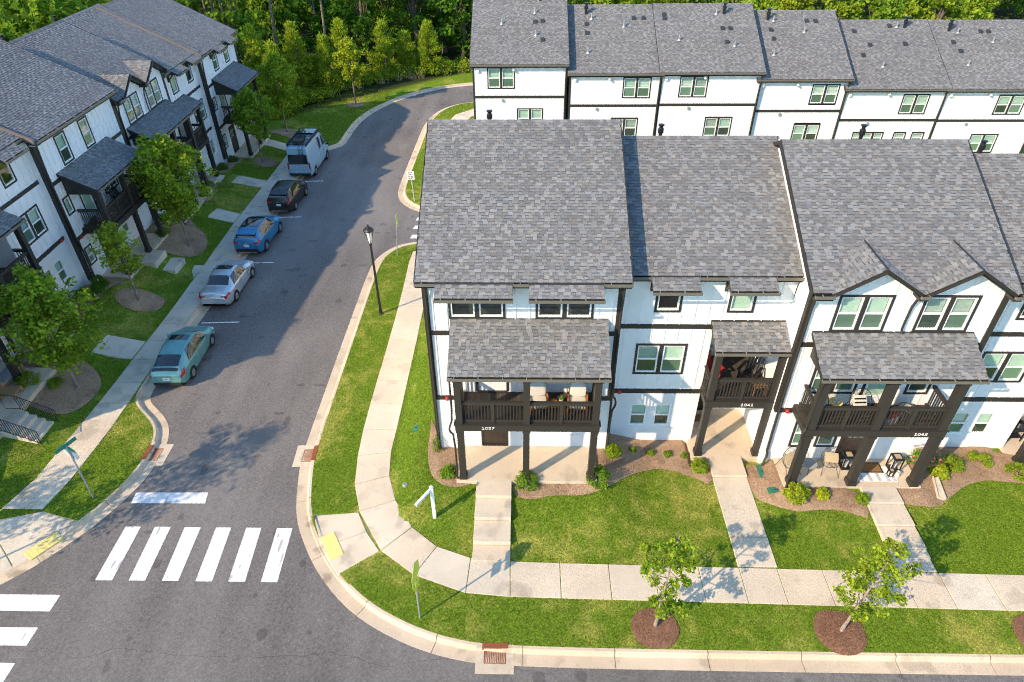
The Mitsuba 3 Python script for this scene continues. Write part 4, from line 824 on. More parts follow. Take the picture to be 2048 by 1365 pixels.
# the back row seen from behind
V = lambda *a: list(a)
BR = [(-3.9, 6.96, 52.0, -1.0, 'white townhouse of the back row at its left end, roof top out of frame', [(1.05, 2.05, 6.55, 1.55, 2)], [(3.25, 2.0, 3.5, 1.6, 2)], V(('p', 0.30, 0.57), ('p', 0.67, 0.40), ('p', 0.66, 0.73), ('b', 0.66, 0.60), ('b', 0.74, 0.34), ('b', 0.74, 0.61), ('f', 0.72, 0.93))),
      (3.3, 6.75, 52.0, -1.66, 'white townhouse of the back row, second from its left end', [(3.95, 2.1, 6.5, 1.55, 2)], [(3.25, 2.1, 3.45, 1.55, 2)], V(('f', 0.20, 0.86), ('b', 0.2, 0.70), ('b', 0.2, 0.57), ('p', 0.26, 0.78), ('p', 0.20, 0.28), ('b', 0.74, 0.79), ('b', 0.85, 0.79), ('p', 0.62, 0.66))),
      (10.05, 7.4, 52.0, -1.6, 'white townhouse of the back row, third from its left end', [(1.4, 2.1, 6.5, 1.55, 2)], [(3.7, 2.1, 3.45, 1.55, 2)], V(('p', 0.2, 0.45), ('p', 0.62, 0.83), ('f', 0.70, 0.84), ('b', 0.66, 0.62), ('b', 0.74, 0.62), ('b', 0.08, 0.83), ('b', 0.08, 0.77), ('p', 0.75, 0.36), ('b', 0.68, 0.42))),
      (17.3, 6.75, 52.2, -2.15, 'white townhouse of the back row, fourth from its left end', [(4.1, 2.05, 6.45, 1.5, 2)], [(3.4, 2.05, 3.45, 1.5, 2)], V(('f', 0.22, 0.86), ('b', 0.23, 0.70), ('b', 0.24, 0.57), ('p', 0.28, 0.83), ('p', 0.60, 0.66), ('p', 0.20, 0.33), ('b', 0.66, 0.83), ('b', 0.76, 0.83))),
      (23.95, 7.5, 52.2, -2.86, 'white townhouse of the back row with a row of small second floor windows', [(4.4, 2.0, 6.4, 1.5, 2)], [(1.45, 2.4, 4.1, 0.9, 3), (4.6, 0.98, 4.1, 0.9, 1), (6.0, 0.98, 4.1, 0.9, 1)], V(('b', 0.22, 0.82), ('b', 0.34, 0.62), ('b', 0.24, 0.47), ('p', 0.40, 0.30), ('f', 0.75, 0.88), ('p', 0.67, 0.88), ('b', 0.70, 0.63), ('b', 0.60, 0.90))),
      (31.45, 7.5, 52.2, -2.9, 'white townhouse of the back row cut by the right edge of the photo', [(4.0, 2.1, 6.4, 1.5, 2)], [(3.1, 2.1, 3.4, 1.5, 2)], V(('f', 0.2, 0.84), ('p', 0.28, 0.8), ('b', 0.2, 0.66), ('b', 0.24, 0.53), ('p', 0.26, 0.33), ('p', 0.6, 0.66), ('b', 0.52, 0.82), ('b', 0.6, 0.82)))]
for n_, (x, w, y, z, lab, w2, w1, vn) in enumerate(BR):
    k = thing('townhouse', lab, 'townhouse'); house_rear(k, XF(x, y, z), w, w2, w1, 40 + n_, 4.0, vn)
# ---------------------------------------------------------------- vegetation
def unit(v): return v / (np.linalg.norm(v, axis=-1, keepdims=True) + 1e-12)
def leaves(pos, size, nrm=None, tone=(0.2, 1.0), hue=0.3, rng=None, aspect=0.62, up=0.35, droop=None, hv=0.12):
    """leaf faces: kite quads folded along the midrib, at pos (n, 3)"""
    rng = rng or NR; n = len(pos); d = unit(rng.normal(size=(n, 3)) + (0 if nrm is None else nrm) * 0.5)
    nn = unit(rng.normal(size=(n, 3)) * (1 - up) + np.array([0, 0, 1.0]) * up * 1.6 + (0 if nrm is None else nrm) * 0.7)
    d = unit(d - nn * (d * nn).sum(1, keepdims=True)); s = np.cross(nn, d)
    L = size * rng.uniform(0.7, 1.3, (n, 1)); W = L * aspect
    p0 = pos - d * L * 0.5; p2 = pos + d * L * 0.5; p1 = pos + s * W * 0.5 - d * L * 0.05 + nn * W * 0.12; p3 = pos - s * W * 0.5 - d * L * 0.05 + nn * W * 0.12
    v = np.stack([p0, p1, p2, p3], 1).reshape(-1, 3); f = np.arange(4 * n).reshape(-1, 4)
    t = np.column_stack([np.repeat(np.clip(rng.uniform(tone[0], tone[1], n), 0, 1), 4), np.repeat(np.clip(hue + rng.normal(0, hv, n), 0, 1), 4)])
    return v, f, t
def trunk_mesh(mb, base, top, r0, r1, lean=0.0, rng=None, sides=8, pale=0.5, k=7):
    rng = rng or NR; t = np.linspace(0, 1, k)[:, None]; w = np.cumsum(rng.normal(0, lean, (k, 2)), 0) * t
    p = np.asarray(base) * (1 - t) + np.asarray(top) * t; p[:, :2] += w; r = r0 * (1 - t[:, 0]) + r1 * t[:, 0]; r[0] *= 1.35
    mb.tube(p, r, sides, (0.5, pale)); return p
def street_tree(key, x, y, z, h, cr, trunk_h, n=2600, hue=0.3, lean=(0, 0), leaf=0.12, seed=0, tr=0.055, shape=1.0, pale=0.75, tone=(0.1, 1.0), gap=0.5, low=0.0):
    """young broadleaf: stem, limbs ending in leaf clumps"""
    rng = np.random.default_rng(seed); mb = MB(); base = np.array([x, y, z - 0.05]); top = np.array([x + lean[0], y + lean[1], z + h * 0.93])
    P = trunk_mesh(mb, base, top, tr, tr * 0.22, 0.02, rng, 8, pale, 9); limbs = MB(); C = []; Rr = []
    nb = int(16 + cr * 14)
    for i in range(nb):
        u = (i + rng.uniform(0, 1)) / nb; s = trunk_h / h + (0.93 - trunk_h / h) * u; q = base + (top - base) * min(s / 0.93, 1); a = i * 2.4 + rng.uniform(-0.5, 0.5)
        prof = math.sin(math.pi * min(max(0.12 + 0.86 * u ** shape, 0.05), 0.97)) ** 0.8; L = cr * prof * rng.uniform(0.55, 1.12)
        e = q + np.array([math.cos(a) * L, math.sin(a) * L, L * rng.uniform(0.25, 0.8) + 0.06]); m = (q + e) / 2 + [0, 0, -0.04 * L]
        limbs.tube([q, m, e], [tr * 0.35 * (1 - u * 0.6), tr * 0.2, tr * 0.06], 5, (0.4, pale * 0.7), cap=False)
        for w in np.linspace(0.4, 1.05, 3 + int(L * 2)): C.append(q + (e - q) * w + rng.normal(0, 0.07 * cr, 3)); Rr.append(cr * rng.uniform(0.12, 0.24))
    C.append(top + [0, 0, h * 0.03]); Rr.append(cr * 0.15); C = np.array(C); Rr = np.array(Rr); keep = rng.random(len(C)) > gap * 0.25; C, Rr = C[keep], Rr[keep]
    j = rng.integers(0, len(C), n); o = unit(rng.normal(size=(n, 3))); pos = C[j] + o * Rr[j, None] * rng.uniform(0.25, 1.15, (n, 1)) ** 0.6
    if low: pos = pos[pos[:, 2] > z + low]
    ct = rng.uniform(-0.22, 0.22, len(C))[j][:len(pos)]
    v, f, t = leaves(pos, leaf, None, tone, hue, rng, 0.72, 0.45); t[:, 0] = np.clip(t[:, 0] + np.repeat(ct, 4), 0, 1)
    put('trunk', mb, 'm_bark', key, smooth=True); put('limbs', limbs, 'm_bark', key, smooth=True); c = MB(); c.add(v, f, t); put('crown', c, 'm_leaf', key)
def shrub(key, x, y, z, rx, rz, n=420, hue=0.2, leaf=0.055, seed=0, tone=(0.1, 1.0), upright=False, flowers=0, ry=None):
    rng = np.random.default_rng(seed); ry = ry or rx; mb = MB()
    for i in range(9):
        a = rng.uniform(0, 2 * math.pi); mb.tube([(x, y, z - 0.03), (x + 0.35 * rx * math.cos(a), y + 0.35 * ry * math.sin(a), z + rz * 0.4), (x + 0.6 * rx * math.cos(a), y + 0.75 * ry * math.sin(a), z + rz * rng.uniform(0.6, 0.8))], [0.014, 0.010, 0.004], 4, (0.3, 0.2), cap=False)
    put('stem', mb, 'm_bark', key)
    nc = 40; o = unit(rng.normal(size=(nc, 3))); o[:, 2] = np.abs(o[:, 2]) * 1.0 - 0.1; C = o * rng.uniform(0.62, 0.84, (nc, 1)); j = rng.integers(0, nc, n); ct = rng.uniform(-0.18, 0.18, nc)[j]
    q = C[j] + unit(rng.normal(size=(n, 3))) * rng.uniform(0.02, 0.30, (n, 1)); q[:, 2] = np.maximum(q[:, 2], -0.02)
    pos = np.array([x, y, z + rz * 0.18]) + q * [rx, ry, rz * 0.9]
    v, f, t = leaves(pos, leaf, unit(q), tone, hue, rng, 0.55, 0.5); t[:, 0] = np.clip(t[:, 0] + np.repeat(ct, 4), 0, 1); c = MB(); c.add(v, f, t); put('foliage', c, 'm_leaf', key)
    if flowers:
        i = rng.choice(n, flowers, replace=False); q2 = np.array([x, y, z + rz * 0.25]) + q[i] * [rx, ry, rz] * 1.12
        for p in q2:
            m = MB(); m.lathe([(0.0, -0.02), (0.05, 0.0), (0.035, 0.03), (0, 0.035)], p, 6); put('blossom', m, 'm_pink', key)
# street trees of the left verge and the right verge
T_ = [(4.40, 12.30, 5.2, 0.92, 1.05, 2100, 0.42, (0.12, 0.0), 0.115, 'slim young street tree on the front verge, left of the two in full view'),
      (10.50, 12.22, 4.8, 1.05, 0.95, 2200, 0.55, (0.5, 0.12), 0.12, 'young street tree on the front verge with a leaning stem, right of the two')]
for n_, (x, y, h, cr, th, n, hue, ln, lf, lab) in enumerate(T_):
    street_tree(tag(free('street_tree'), lab, 'tree'), x, y, float(gz(x, y)), h, cr, th, n, hue, ln, lf, 60 + n_, 0.055, 0.8, 0.95, gap=1.8)
for n_, (x, y, h, cr, th, n, hue, ln, lf, lab) in enumerate([
      (-21.2, 24.0, 5.6, 2.1, 1.6, 6500, 0.42, (-0.35, 0.3), 0.19, 'round green tree nearest the stairs on the left lawn'),
      (-21.6, 31.3, 4.9, 1.3, 1.8, 1700, 0.62, (-0.1, 0.1), 0.165, 'sparse yellowish young tree in a mulch ring on the left lawn'),
      (-21.5, 38.0, 7.0, 2.25, 1.9, 9500, 0.50, (-0.2, 0.3), 0.20, 'largest full tree of the left lawn, in front of the gabled townhouse'),
      (-21.9, 53.9, 6.2, 1.6, 1.9, 4800, 0.30, (0, 0), 0.20, 'dark green tree on the lawn beside the camper van'),
      (-22.1, 61.6, 7.0, 2.0, 2.0, 5200, 0.5, (0, 0.2), 0.21, 'tree just beyond the end of the left pavement, before the woods'),
      (-17.9, 71.9, 6.9, 1.5, 2.0, 3800, 0.85, (0, 0), 0.21, 'yellow green young tree on the far lawn inside the bend')]):
    street_tree(tag(free('street_tree'), lab, 'tree'), x, y, float(gz(x, y)), h, cr, th, n, hue, ln, lf, 80 + n_, 0.075, 0.75, 0.7, low=th * 0.72)
# trees outside the frame whose shade falls into it
for n_, (x, y, h, cr) in enumerate(((-21.9, 12.6, 9.2, 1.9), (-25.6, 12.4, 6.0, 1.8), (-4.6, 0.6, 7.4, 1.4), (-28.5, 12.2, 6.5, 1.9))):
    street_tree(tag(free('street_tree'), 'street tree standing just outside the frame that shades the road', 'tree', 'street trees outside the frame'), x, y, 0.1, h, cr, h * 0.33, 2600, 0.3, (0, 0), 0.17, 120 + n_, 0.06)
# shrubs
SH = [(-3.02, 18.42, 0.34, 0.42, 0.22, 'low round shrub at the foot of the left porch column of number 1037', 'm'), (0.12, 18.02, 0.44, 0.62, 0.18, 'large round shrub right of the walk of number 1037', 'm'),
      (2.98, 18.2, 0.46, 0.66, 0.18, 'large round shrub at the right porch column of number 1037', 'm'), (3.72, 19.75, 0.34, 0.5, 0.5, 'bright leafy shrub between numbers 1037 and 1041', 'b'),
      (4.62, 20.2, 0.17, 0.24, 0.3, 'tiny shrub under the windows of number 1041, nearest the corner', 'm'), (5.40, 20.12, 0.19, 0.26, 0.3, 'tiny shrub under the windows of number 1041, second from the corner', 'm'),
      (6.10, 20.06, 0.19, 0.26, 0.3, 'tiny shrub under the windows of number 1041, third from the corner', 'm'), (6.78, 20.0, 0.16, 0.22, 0.3, 'tiny shrub under the windows of number 1041, nearest its porch', 'm'),
      (7.28, 19.3, 0.36, 0.48, 0.5, 'round light green shrub at the left porch column of number 1041', 'm'), (10.72, 17.68, 0.45, 0.6, 0.78, 'large yellow green shrub at the left porch column of number 1045', 'b'),
      (11.72, 17.76, 0.3, 0.36, 1.0, 'small yellow shrub before the porch of number 1045', 'b'), (13.2, 17.5, 0.3, 0.46, 0.35, 'half green half yellow round shrub left of the walk of number 1045', 'm'),
      (17.72, 19.52, 0.42, 0.46, 0.5, 'yellow green mounded shrub right of the flowering bush', 'm'), (18.95, 19.78, 0.42, 0.42, 0.5, 'yellow green mounded shrub under the windows right of number 1045', 'm'), (20.15, 19.1, 0.42, 0.5, 0.45, 'round shrub at the right edge of the photo', 'm'),
      (16.85, 18.95, 0.34, 0.5, 0.85, 'bright yellow green shrub in front of the flowering bush', 'b'),
      (-23.95, 40.1, 0.6, 0.85, 0.12, 'dark shrub beside the gabled left townhouse', 'm'), (-23.1, 38.35, 0.55, 0.6, 0.3, 'green shrub left of the largest left tree', 'm'), (-23.15, 34.35, 0.5, 0.6, 0.2, 'round dark shrub beside the stepped left path', 'm'),
      (-24.15, 32.2, 0.5, 0.65, 0.12, 'dark shrub against the left townhouse wall, by the downspout', 'm'), (-24.05, 30.6, 0.65, 0.7, 0.08, 'purplish dark shrub behind the sparse tree, left of two', 'm'), (-23.7, 31.6, 0.6, 0.6, 0.08, 'purplish dark shrub behind the sparse tree, right of two', 'm'), (-24.0, 33.7, 0.25, 0.3, 0.2, 'small shrub near the stepped left path', 'm'),
      (-23.0, 23.6, 0.6, 0.7, 0.55, 'green shrub at the top of the concrete stairs', 'm'), (-22.0, 23.75, 0.42, 0.4, 0.35, 'low shrub under the round tree near the stairs', 'm'), (-23.1, 25.2, 0.5, 0.8, 0.45, 'reddish flowering shrub by the patio bench', 'b'),
      (-23.6, 46.9, 0.55, 0.6, 0.2, 'dark shrub under the fourth left townhouse', 'm'), (-23.3, 45.4, 0.45, 0.5, 0.3, 'green shrub beside the third left path', 'm'), (-24.3, 51.4, 0.5, 0.55, 0.15, 'dark shrub under the end left townhouse, nearer of two', 'm'), (-24.2, 53.4, 0.5, 0.55, 0.15, 'dark shrub under the end left townhouse, farther of two', 'm')]
for n_, (x, y, r, h, hue, lab, kind) in enumerate(SH):
    if r > 0.3 and x > -9: r, h = r * 1.2, h * 1.12
    shrub(tag(free('shrub'), lab, 'shrub'), x, y, float(gz(x, y)) + 0.03, r, h, int(4200 * max(r, 0.22) ** 1.3) + 150, hue, 0.075 if kind == 'm' else 0.095, 200 + n_, (0.05, 1.0) if hue > 0.15 else (0.0, 0.55))
shrub(tag(free('conical_shrub'), 'slim upright shrub at the left corner of number 1037', 'shrub'), -3.62, 19.7, float(gz(-3.6, 19.7)), 0.2, 1.05, 420, 0.22, 0.06, 300)
shrub(tag(free('flowering_shrub'), 'pink flowering bush beside the right porch column of number 1045', 'flowering shrub'), 16.05, 19.35, 0.4, 0.55, 0.95, 900, 0.25, 0.07, 301, flowers=34)
shrub(tag(free('flowering_shrub'), 'pink flowering bush next to the yellow green shrubs', 'flowering shrub'), 16.75, 19.4, 0.4, 0.5, 0.7, 700, 0.25, 0.07, 302, flowers=28)

# lawns: blades
def lawn(region, n, hgt, wid, name, label):
    x0, y0, x1, y1 = region.bounds; P = np.zeros((0, 2))
    while len(P) < n:
        q = NR.uniform([x0, y0], [x1, y1], (int(n * 1.5), 2)); P = np.vstack([P, q[shapely.contains_xy(region, q[:, 0], q[:, 1])]])
    P = P[:n]; a = NR.uniform(0, 2 * np.pi, n); l = NR.uniform(0.1, 0.9, (n, 1)); h = hgt * NR.uniform(0.6, 1.35, (n, 1)); d = np.stack([np.cos(a), np.sin(a)], 1)
    z = gz(P[:, 0], P[:, 1])[:, None] - 0.005; e = np.stack([-d[:, 1], d[:, 0]], 1) * wid / 2
    v = np.stack([np.hstack([P - e, z]), np.hstack([P + e, z]), np.hstack([P + d * l * h, z + h * np.sqrt(1 - 0.5 * l * l)])], 1).reshape(-1, 3)
    c = MB(); t = NR.uniform(0, 1, (n, 1)) ** 1.3; c.add(v, np.arange(3 * n).reshape(-1, 3), np.repeat(np.hstack([t, t]), 3, 0)); k = tag(put(name, c, 'm_grass'), label, 'grass'); labels[k]['kind'] = 'stuff'
hard = [sbox(-2.7, 18.0, 2.6, 20), sbox(10.2, 17.9, 16, 20), sbox(6.9, 19.6, 10.2, 22.5), Polygon(np.vstack([jo, ji[::-1]])), *MULCH, sbox(-1.88, 14, -0.45, 18.4), sbox(7.71, 14, 9.15, 19.8), sbox(13.32, 14, 14.76, 18.2), sbox(-2.7, 18.3, 2.5, 33), sbox(-3.7, 20.1, 24, 34), sbox(10.3, 18.1, 15.9, 20), *RAMPS]
hard = shapely.union_all(hard)
curbed = ROAD.buffer(0.62)
lawn(sbox(-9.2, 11.2, 24, 39).difference(hard).difference(curbed).difference(sbox(-3.7, 20.5, 24, 39)), 120000, 0.05, 0.022, 'lawn_grass', 'short green lawn grass with dry patches around the right pavement and front yards')
lh = shapely.union_all([*MULCH, Polygon([(lsl(y), y) for y in ys] + [(lsr(y), y) for y in ys[::-1]]), *RAMPS, *[sbox(-25, a, -19.8, b) for a, b in ((20.2, 21.7), (26.4, 28.05), (34.7, 36.3), (42.4, 44.05), (48.9, 50.4), (57.1, 58.7))], sbox(-40, 12, -22.5, 22.2), sbox(-40, 12, -23.4, 66)])
lawn(sbox(-26, 15, -15, 78).difference(lh).difference(curbed).difference(Polygon([(-26, 64), (-23.5, 70), (-19.7, 77.5), (-15, 81), (-26, 81)])), 60000, 0.06, 0.035, 'lawn_grass', 'short lawn grass of the left verge and yards')
lawn(sbox(-10, 46, -4, 76).difference(curbed).difference(Polygon(np.vstack([bo, bi[::-1]]))), 12000, 0.06, 0.04, 'lawn_grass', 'sunlit strip of lawn grass along the back pavement')

# woods
def pine(key, x, y, h, r, seed, hue=0.45, tone=(0.15, 1.0), n=1500, tall=False, needle=0.42):
    """young pine: whorls of upswept limbs with needle tufts; tall: bare trunk, crown at the top"""
    rng = np.random.default_rng(seed); z = float(gz(x, y)) - 0.2; mb = MB(); trunk_mesh(mb, (x, y, z), (x + rng.normal(0, 0.02 * h), y, z + h), 0.035 * h ** 0.75 if not tall else 0.2, 0.02, 0.04 if not tall else 0.12, rng, 7, 0.35 if not tall else 0.55, 9)
    lb = MB(); C = []; D = []; z0 = 0.12 if not tall else 0.62; k = int(h * 1.7) if not tall else 16
    for i in range(k):
        u = z0 + (1 - z0) * (i + 0.5) / k; L0 = r * (1 - (u - z0) / (1 - z0)) ** 0.75 * 1.0 + 0.12 if not tall else r * math.sin(math.pi * (0.15 + 0.8 * (u - z0) / (1 - z0))) * rng.uniform(0.6, 1.1)
        for j in range(5 if not tall else 3):
            a = rng.uniform(0, 2 * math.pi); L = L0 * rng.uniform(0.6, 1.1); q = np.array([x, y, z + u * h]); e = q + np.array([math.cos(a) * L, math.sin(a) * L, L * (0.45 if not tall else 0.25) + 0.1])
            lb.tube([q, (q + e) / 2 - [0, 0, 0.05 * L], e], [0.03, 0.02, 0.008], 4, (0.3, 0.2), cap=False)
            for w in np.linspace(0.35, 1.0, 2 + int(L * 2)): C.append(q + (e - q) * w); D.append(unit(e - q) * 0.6 + [0, 0, 0.6])
    C, D = np.array(C), np.array(D); j = rng.integers(0, len(C), n); pos = C[j] + rng.normal(0, 0.16 if not tall else 0.32, (n, 3)); d = unit(unit(D[j]) + rng.normal(0, 0.5, (n, 3)))
    s = unit(np.cross(d, rng.normal(size=(n, 3)))) * needle * 0.10; L = needle * rng.uniform(0.7, 1.2, (n, 1))
    v = np.stack([pos - s * 0.4, pos + d * L * 0.55 - s, pos + d * L, pos + d * L * 0.55 + s], 1).reshape(-1, 3)
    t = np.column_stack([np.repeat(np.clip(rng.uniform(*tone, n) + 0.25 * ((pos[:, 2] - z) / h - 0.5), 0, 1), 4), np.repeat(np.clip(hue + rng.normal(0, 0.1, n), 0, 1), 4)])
    put('trunk', mb, 'm_bark', key, smooth=True); put('limbs', lb, 'm_bark', key); c = MB(); c.add(v, np.arange(4 * n).reshape(-1, 4), t); put('crown', c, 'm_leaf', key)
def big_tree(key, x, y, h, r, seed, hue=0.1, tone=(0.0, 0.7), n=2600, leaf=0.42, zc=0.55, flat=1.0):
    rng = np.random.default_rng(seed); z = float(gz(x, y)) - 0.3; mb = MB(); P = trunk_mesh(mb, (x, y, z), (x + rng.normal(0, 0.4), y, z + h * 0.85), 0.16 + 0.012 * h, 0.05, 0.12, rng, 7, 0.4); lb = MB()
    nc = 34; o = unit(rng.normal(size=(nc, 3))); C = np.array([x, y, z + h * zc]) + o * rng.uniform(0.3, 0.95, (nc, 1)) * [r, r, h * (1 - zc) * flat]; Rr = r * rng.uniform(0.22, 0.42, nc)
    for c in C[::2]: lb.tube([(x, y, z + h * 0.3), (np.array([x, y, z + h * 0.45]) + c) / 2, c], [0.08, 0.05, 0.02], 4, (0.3, 0.3), cap=False)
    j = rng.integers(0, nc, n); q = unit(rng.normal(size=(n, 3))); q[:, 2] = q[:, 2] * 0.75 + 0.12; pos = C[j] + q * Rr[j, None] * rng.uniform(0.55, 1.05, (n, 1)); ct = rng.uniform(-0.2, 0.2, nc)[j]
    v, f, t = leaves(pos, leaf, unit(q), tone, hue, rng, 0.75, 0.35); t[:, 0] = np.clip(t[:, 0] + np.repeat(ct, 4), 0, 1)
    put('trunk', mb, 'm_bark', key, smooth=True); put('limbs', lb, 'm_bark', key); c = MB(); c.add(v, f, t); put('crown', c, 'm_leaf', key)
YP = [(-27.3, 71.5, 7.6, 1.3, 0.35, 'young pine behind the end left townhouse'), (-25.3, 70.5, 6.2, 1.0, 0.5, 'short young pine right of the end left townhouse'), (-24.2, 75.0, 7.3, 1.1, 0.5, 'slim bright young pine left of the first tall pine trunk'),
      (-21.5, 76.0, 5.8, 0.9, 0.45, 'short young pine between the two tall pine trunks'), (-20.2, 78.5, 6.9, 1.2, 0.5, 'young pine behind the yellow green lawn tree'), (-16.4, 83.0, 6.0, 1.5, 0.42, 'broad young pine left of the far bend'), (-11.5, 85.0, 5.7, 1.2, 0.42, 'pointed young pine behind the middle of the far bend'), (-26.4, 70.0, 4.0, 1.1, 0.4, 'bushy low pine at the edge of the woods'), (-14.3, 84.6, 4.6, 1.0, 0.45, 'small pine beside the broad young pine'), (-5.2, 88.5, 5.6, 1.2, 0.4, 'young pine beside the back row townhouse'), (-23.2, 76.6, 3.6, 1.0, 0.4, 'bushy young pine low in front of the woods')]
for n_, (x, y, h, r, hue, lab) in enumerate(YP): pine(tag(free('young_pine'), lab, 'pine tree'), x, y, h + 0.2, r * 1.25, 400 + n_, hue + 0.12, (0.3, 1.0), n=6000)
TP = [(-27.6, 78.5, 19, 3.4, 'tall pine with a bare curved trunk, left of the two in the woods'), (-23.4, 84.0, 20, 3.2, 'tall pine with a bare straight trunk, right of the two in the woods'), (-34.0, 80.0, 18, 3.4, 'tall pine above the end left townhouse roof'), (-40.0, 74.0, 17, 3.2, 'tall pine behind the left row ridge'), (-47.0, 66.0, 16, 3.2, 'tall pine at the top left corner')]
for n_, (x, y, h, r, lab) in enumerate(TP): pine(tag(free('tall_pine'), lab, 'pine tree'), x, y, h, r, 430 + n_, 0.25, (0.0, 0.75), 3600, True, 0.6)
rng0 = np.random.default_rng(5); k_ = 0
DEC = [(-31, 75), (-29.5, 88), (-26, 92), (-20, 90), (-18.5, 96), (-14, 92), (-11, 97), (-8, 92), (-5.5, 97), (-2.5, 93.5), (-37, 85), (-43, 80), (-50, 74), (-35, 66), (-42, 62), (-49, 56), (-24, 99), (-33, 95), (-14, 101), (-4, 103), (1.5, 95)]
for x, y in DEC:
    h = rng0.uniform(11, 16); w = 'dark broadleaf tree standing in the woods behind the left row and the bend'
    big_tree(tag(free('woodland_tree'), w, 'tree', 'dark trees of the woods'), x, y, h, rng0.uniform(2.6, 3.8), 500 + k_, rng0.uniform(0.0, 0.3), (0.0, 0.75), 2600, 0.5, 0.5, 1.05); k_ += 1
for x in np.arange(6, 66, 4.3):
    y = 92 + rng0.uniform(-3, 5) + 0.12 * x; big_tree(tag(free('sunny_tree'), 'sunlit olive green tree behind the roofs of the back row', 'tree', 'sunlit trees behind the back row'), x, y, rng0.uniform(7, 11), rng0.uniform(2.4, 3.4), 540 + k_, rng0.uniform(0.25, 0.8), (0.1, 0.95), 2200, 0.45, 0.5, 1.0); k_ += 1
# far mass of the woods and the undergrowth along its edge
def mass(name, label, pts, rng, hue, tone, leaf, n, r, hgt):
    c = MB(); P = np.asarray(pts)
    for (x, y) in P:
        z = float(gz(x, y)); m = n; q = unit(rng.normal(size=(m, 3))); h = hgt * rng.uniform(0.7, 1.2); pos = np.array([x, y, z + h * 0.55]) + q * rng.uniform(0.5, 1.0, (m, 1)) * [r, r, h * 0.5]
        v, f, t = leaves(pos, leaf, q, tone, float(np.clip(hue + rng.normal(0, 0.15), 0, 1)), rng, 0.75, 0.35); c.add(v, f, t)
    k = put(name, c, 'm_leaf', key=free(name)); labels[k] = {'label': label, 'category': 'woods', 'kind': 'stuff'}
g = np.random.default_rng(21)
mass('far_woods', 'far mass of trees behind the first trees of the woods', [(x + g.uniform(-2, 2), y + g.uniform(-2, 2)) for x in np.arange(-80, 90, 6.5) for y in (108, 117, 127, 139) if not (x > 5 and y < 110)], g, 0.2, (0.0, 0.75), 1.0, 420, 4.2, 13)
mass('far_woods', 'far mass of trees behind the left row', [(x + g.uniform(-2, 2), y + g.uniform(-2, 2)) for x in np.arange(-84, -37, 6) for y in np.arange(36, 104, 7)], g, 0.2, (0.0, 0.75), 0.9, 300, 3.8, 12)
edge = LineString([(-27.5, 62.5), (-24.6, 65.5), (-23.0, 71), (-20.0, 77.4), (-15.0, 82.2), (-7, 85.6), (0, 87)])
U = []
for s_ in np.arange(0, edge.length, 0.55):
    p = edge.interpolate(s_); U += [(p.x - 0.2 + g.uniform(-0.4, 0.4), p.y + 0.25 + g.uniform(-0.2, 0.4)), (p.x - 0.7 + g.uniform(-0.6, 0.6), p.y + 0.8 + g.uniform(-0.4, 0.8)), (p.x - 1.8 + g.uniform(-0.8, 0.8), p.y + 2.0 + g.uniform(-0.8, 0.8))]
mass('undergrowth', 'bright weeds and saplings along the edge of the woods', U, g, 0.6, (0.2, 1.0), 0.2, 110, 0.75, 1.5)
c = MB()
for s_ in (14, 17.2, 18.1, 21.5, 23.5, 25.2, 26.0, 29.5, 31.6, 33.0):
    p = edge.interpolate(s_); nb = int(g.uniform(14, 50)); w = g.uniform(0.25, 0.7)
    for _ in range(nb):
        x, y = p.x + g.normal(0, w), p.y + 0.35 + g.normal(0, 0.25); z = float(gz(x, y)); a = g.uniform(0, 6.28); h = g.uniform(0.5, 1.4)
        c.add([(x - 0.02, y, z), (x + 0.02, y, z), (x + 0.35 * h * math.cos(a), y + 0.35 * h * math.sin(a), z + h)], [[0, 1, 2]])
put('tall_grass', c, 'm_straw', key=free('tall_grass')); pbr('m_straw', (0.42, 0.36, 0.20), 0.9, 0.1); labels['tall_grass'] = {'label': 'pale tan tall grass along the edge of the woods', 'category': 'tall grass', 'kind': 'stuff'}
# ---------------------------------------------------------------- vehicles
pbr('m_tyre', (0.018, 0.018, 0.018), 0.9, 0.2); pbr('m_rim', (0.5, 0.5, 0.5), 0.3, 0.5, 0.8); pbr('m_rim_dark', (0.05, 0.05, 0.055), 0.35, 0.5, 0.4)
pbr('m_car_glass', (0.012, 0.016, 0.018), 0.04, 0.9); pbr('m_tail', (0.38, 0.012, 0.012), 0.15, 0.6); pbr('m_lamp', (0.7, 0.7, 0.68), 0.1, 0.6); pbr('m_plate', (0.75, 0.75, 0.73), 0.5, 0.3)
pbr('m_plastic', (0.02, 0.02, 0.021), 0.6, 0.3)
def paintm(k, c, metal=0.35): pbr(k, c, 0.28, 0.5, metal, clearcoat=1.0, clearcoat_gloss=0.95)
paintm('m_teal', (0.13, 0.30, 0.285)); paintm('m_silver', (0.50, 0.53, 0.55), 0.6); paintm('m_blue', (0.025, 0.17, 0.33)); paintm('m_black_car', (0.010, 0.011, 0.013), 0.1); paintm('m_van', (0.24, 0.37, 0.45), 0.1)
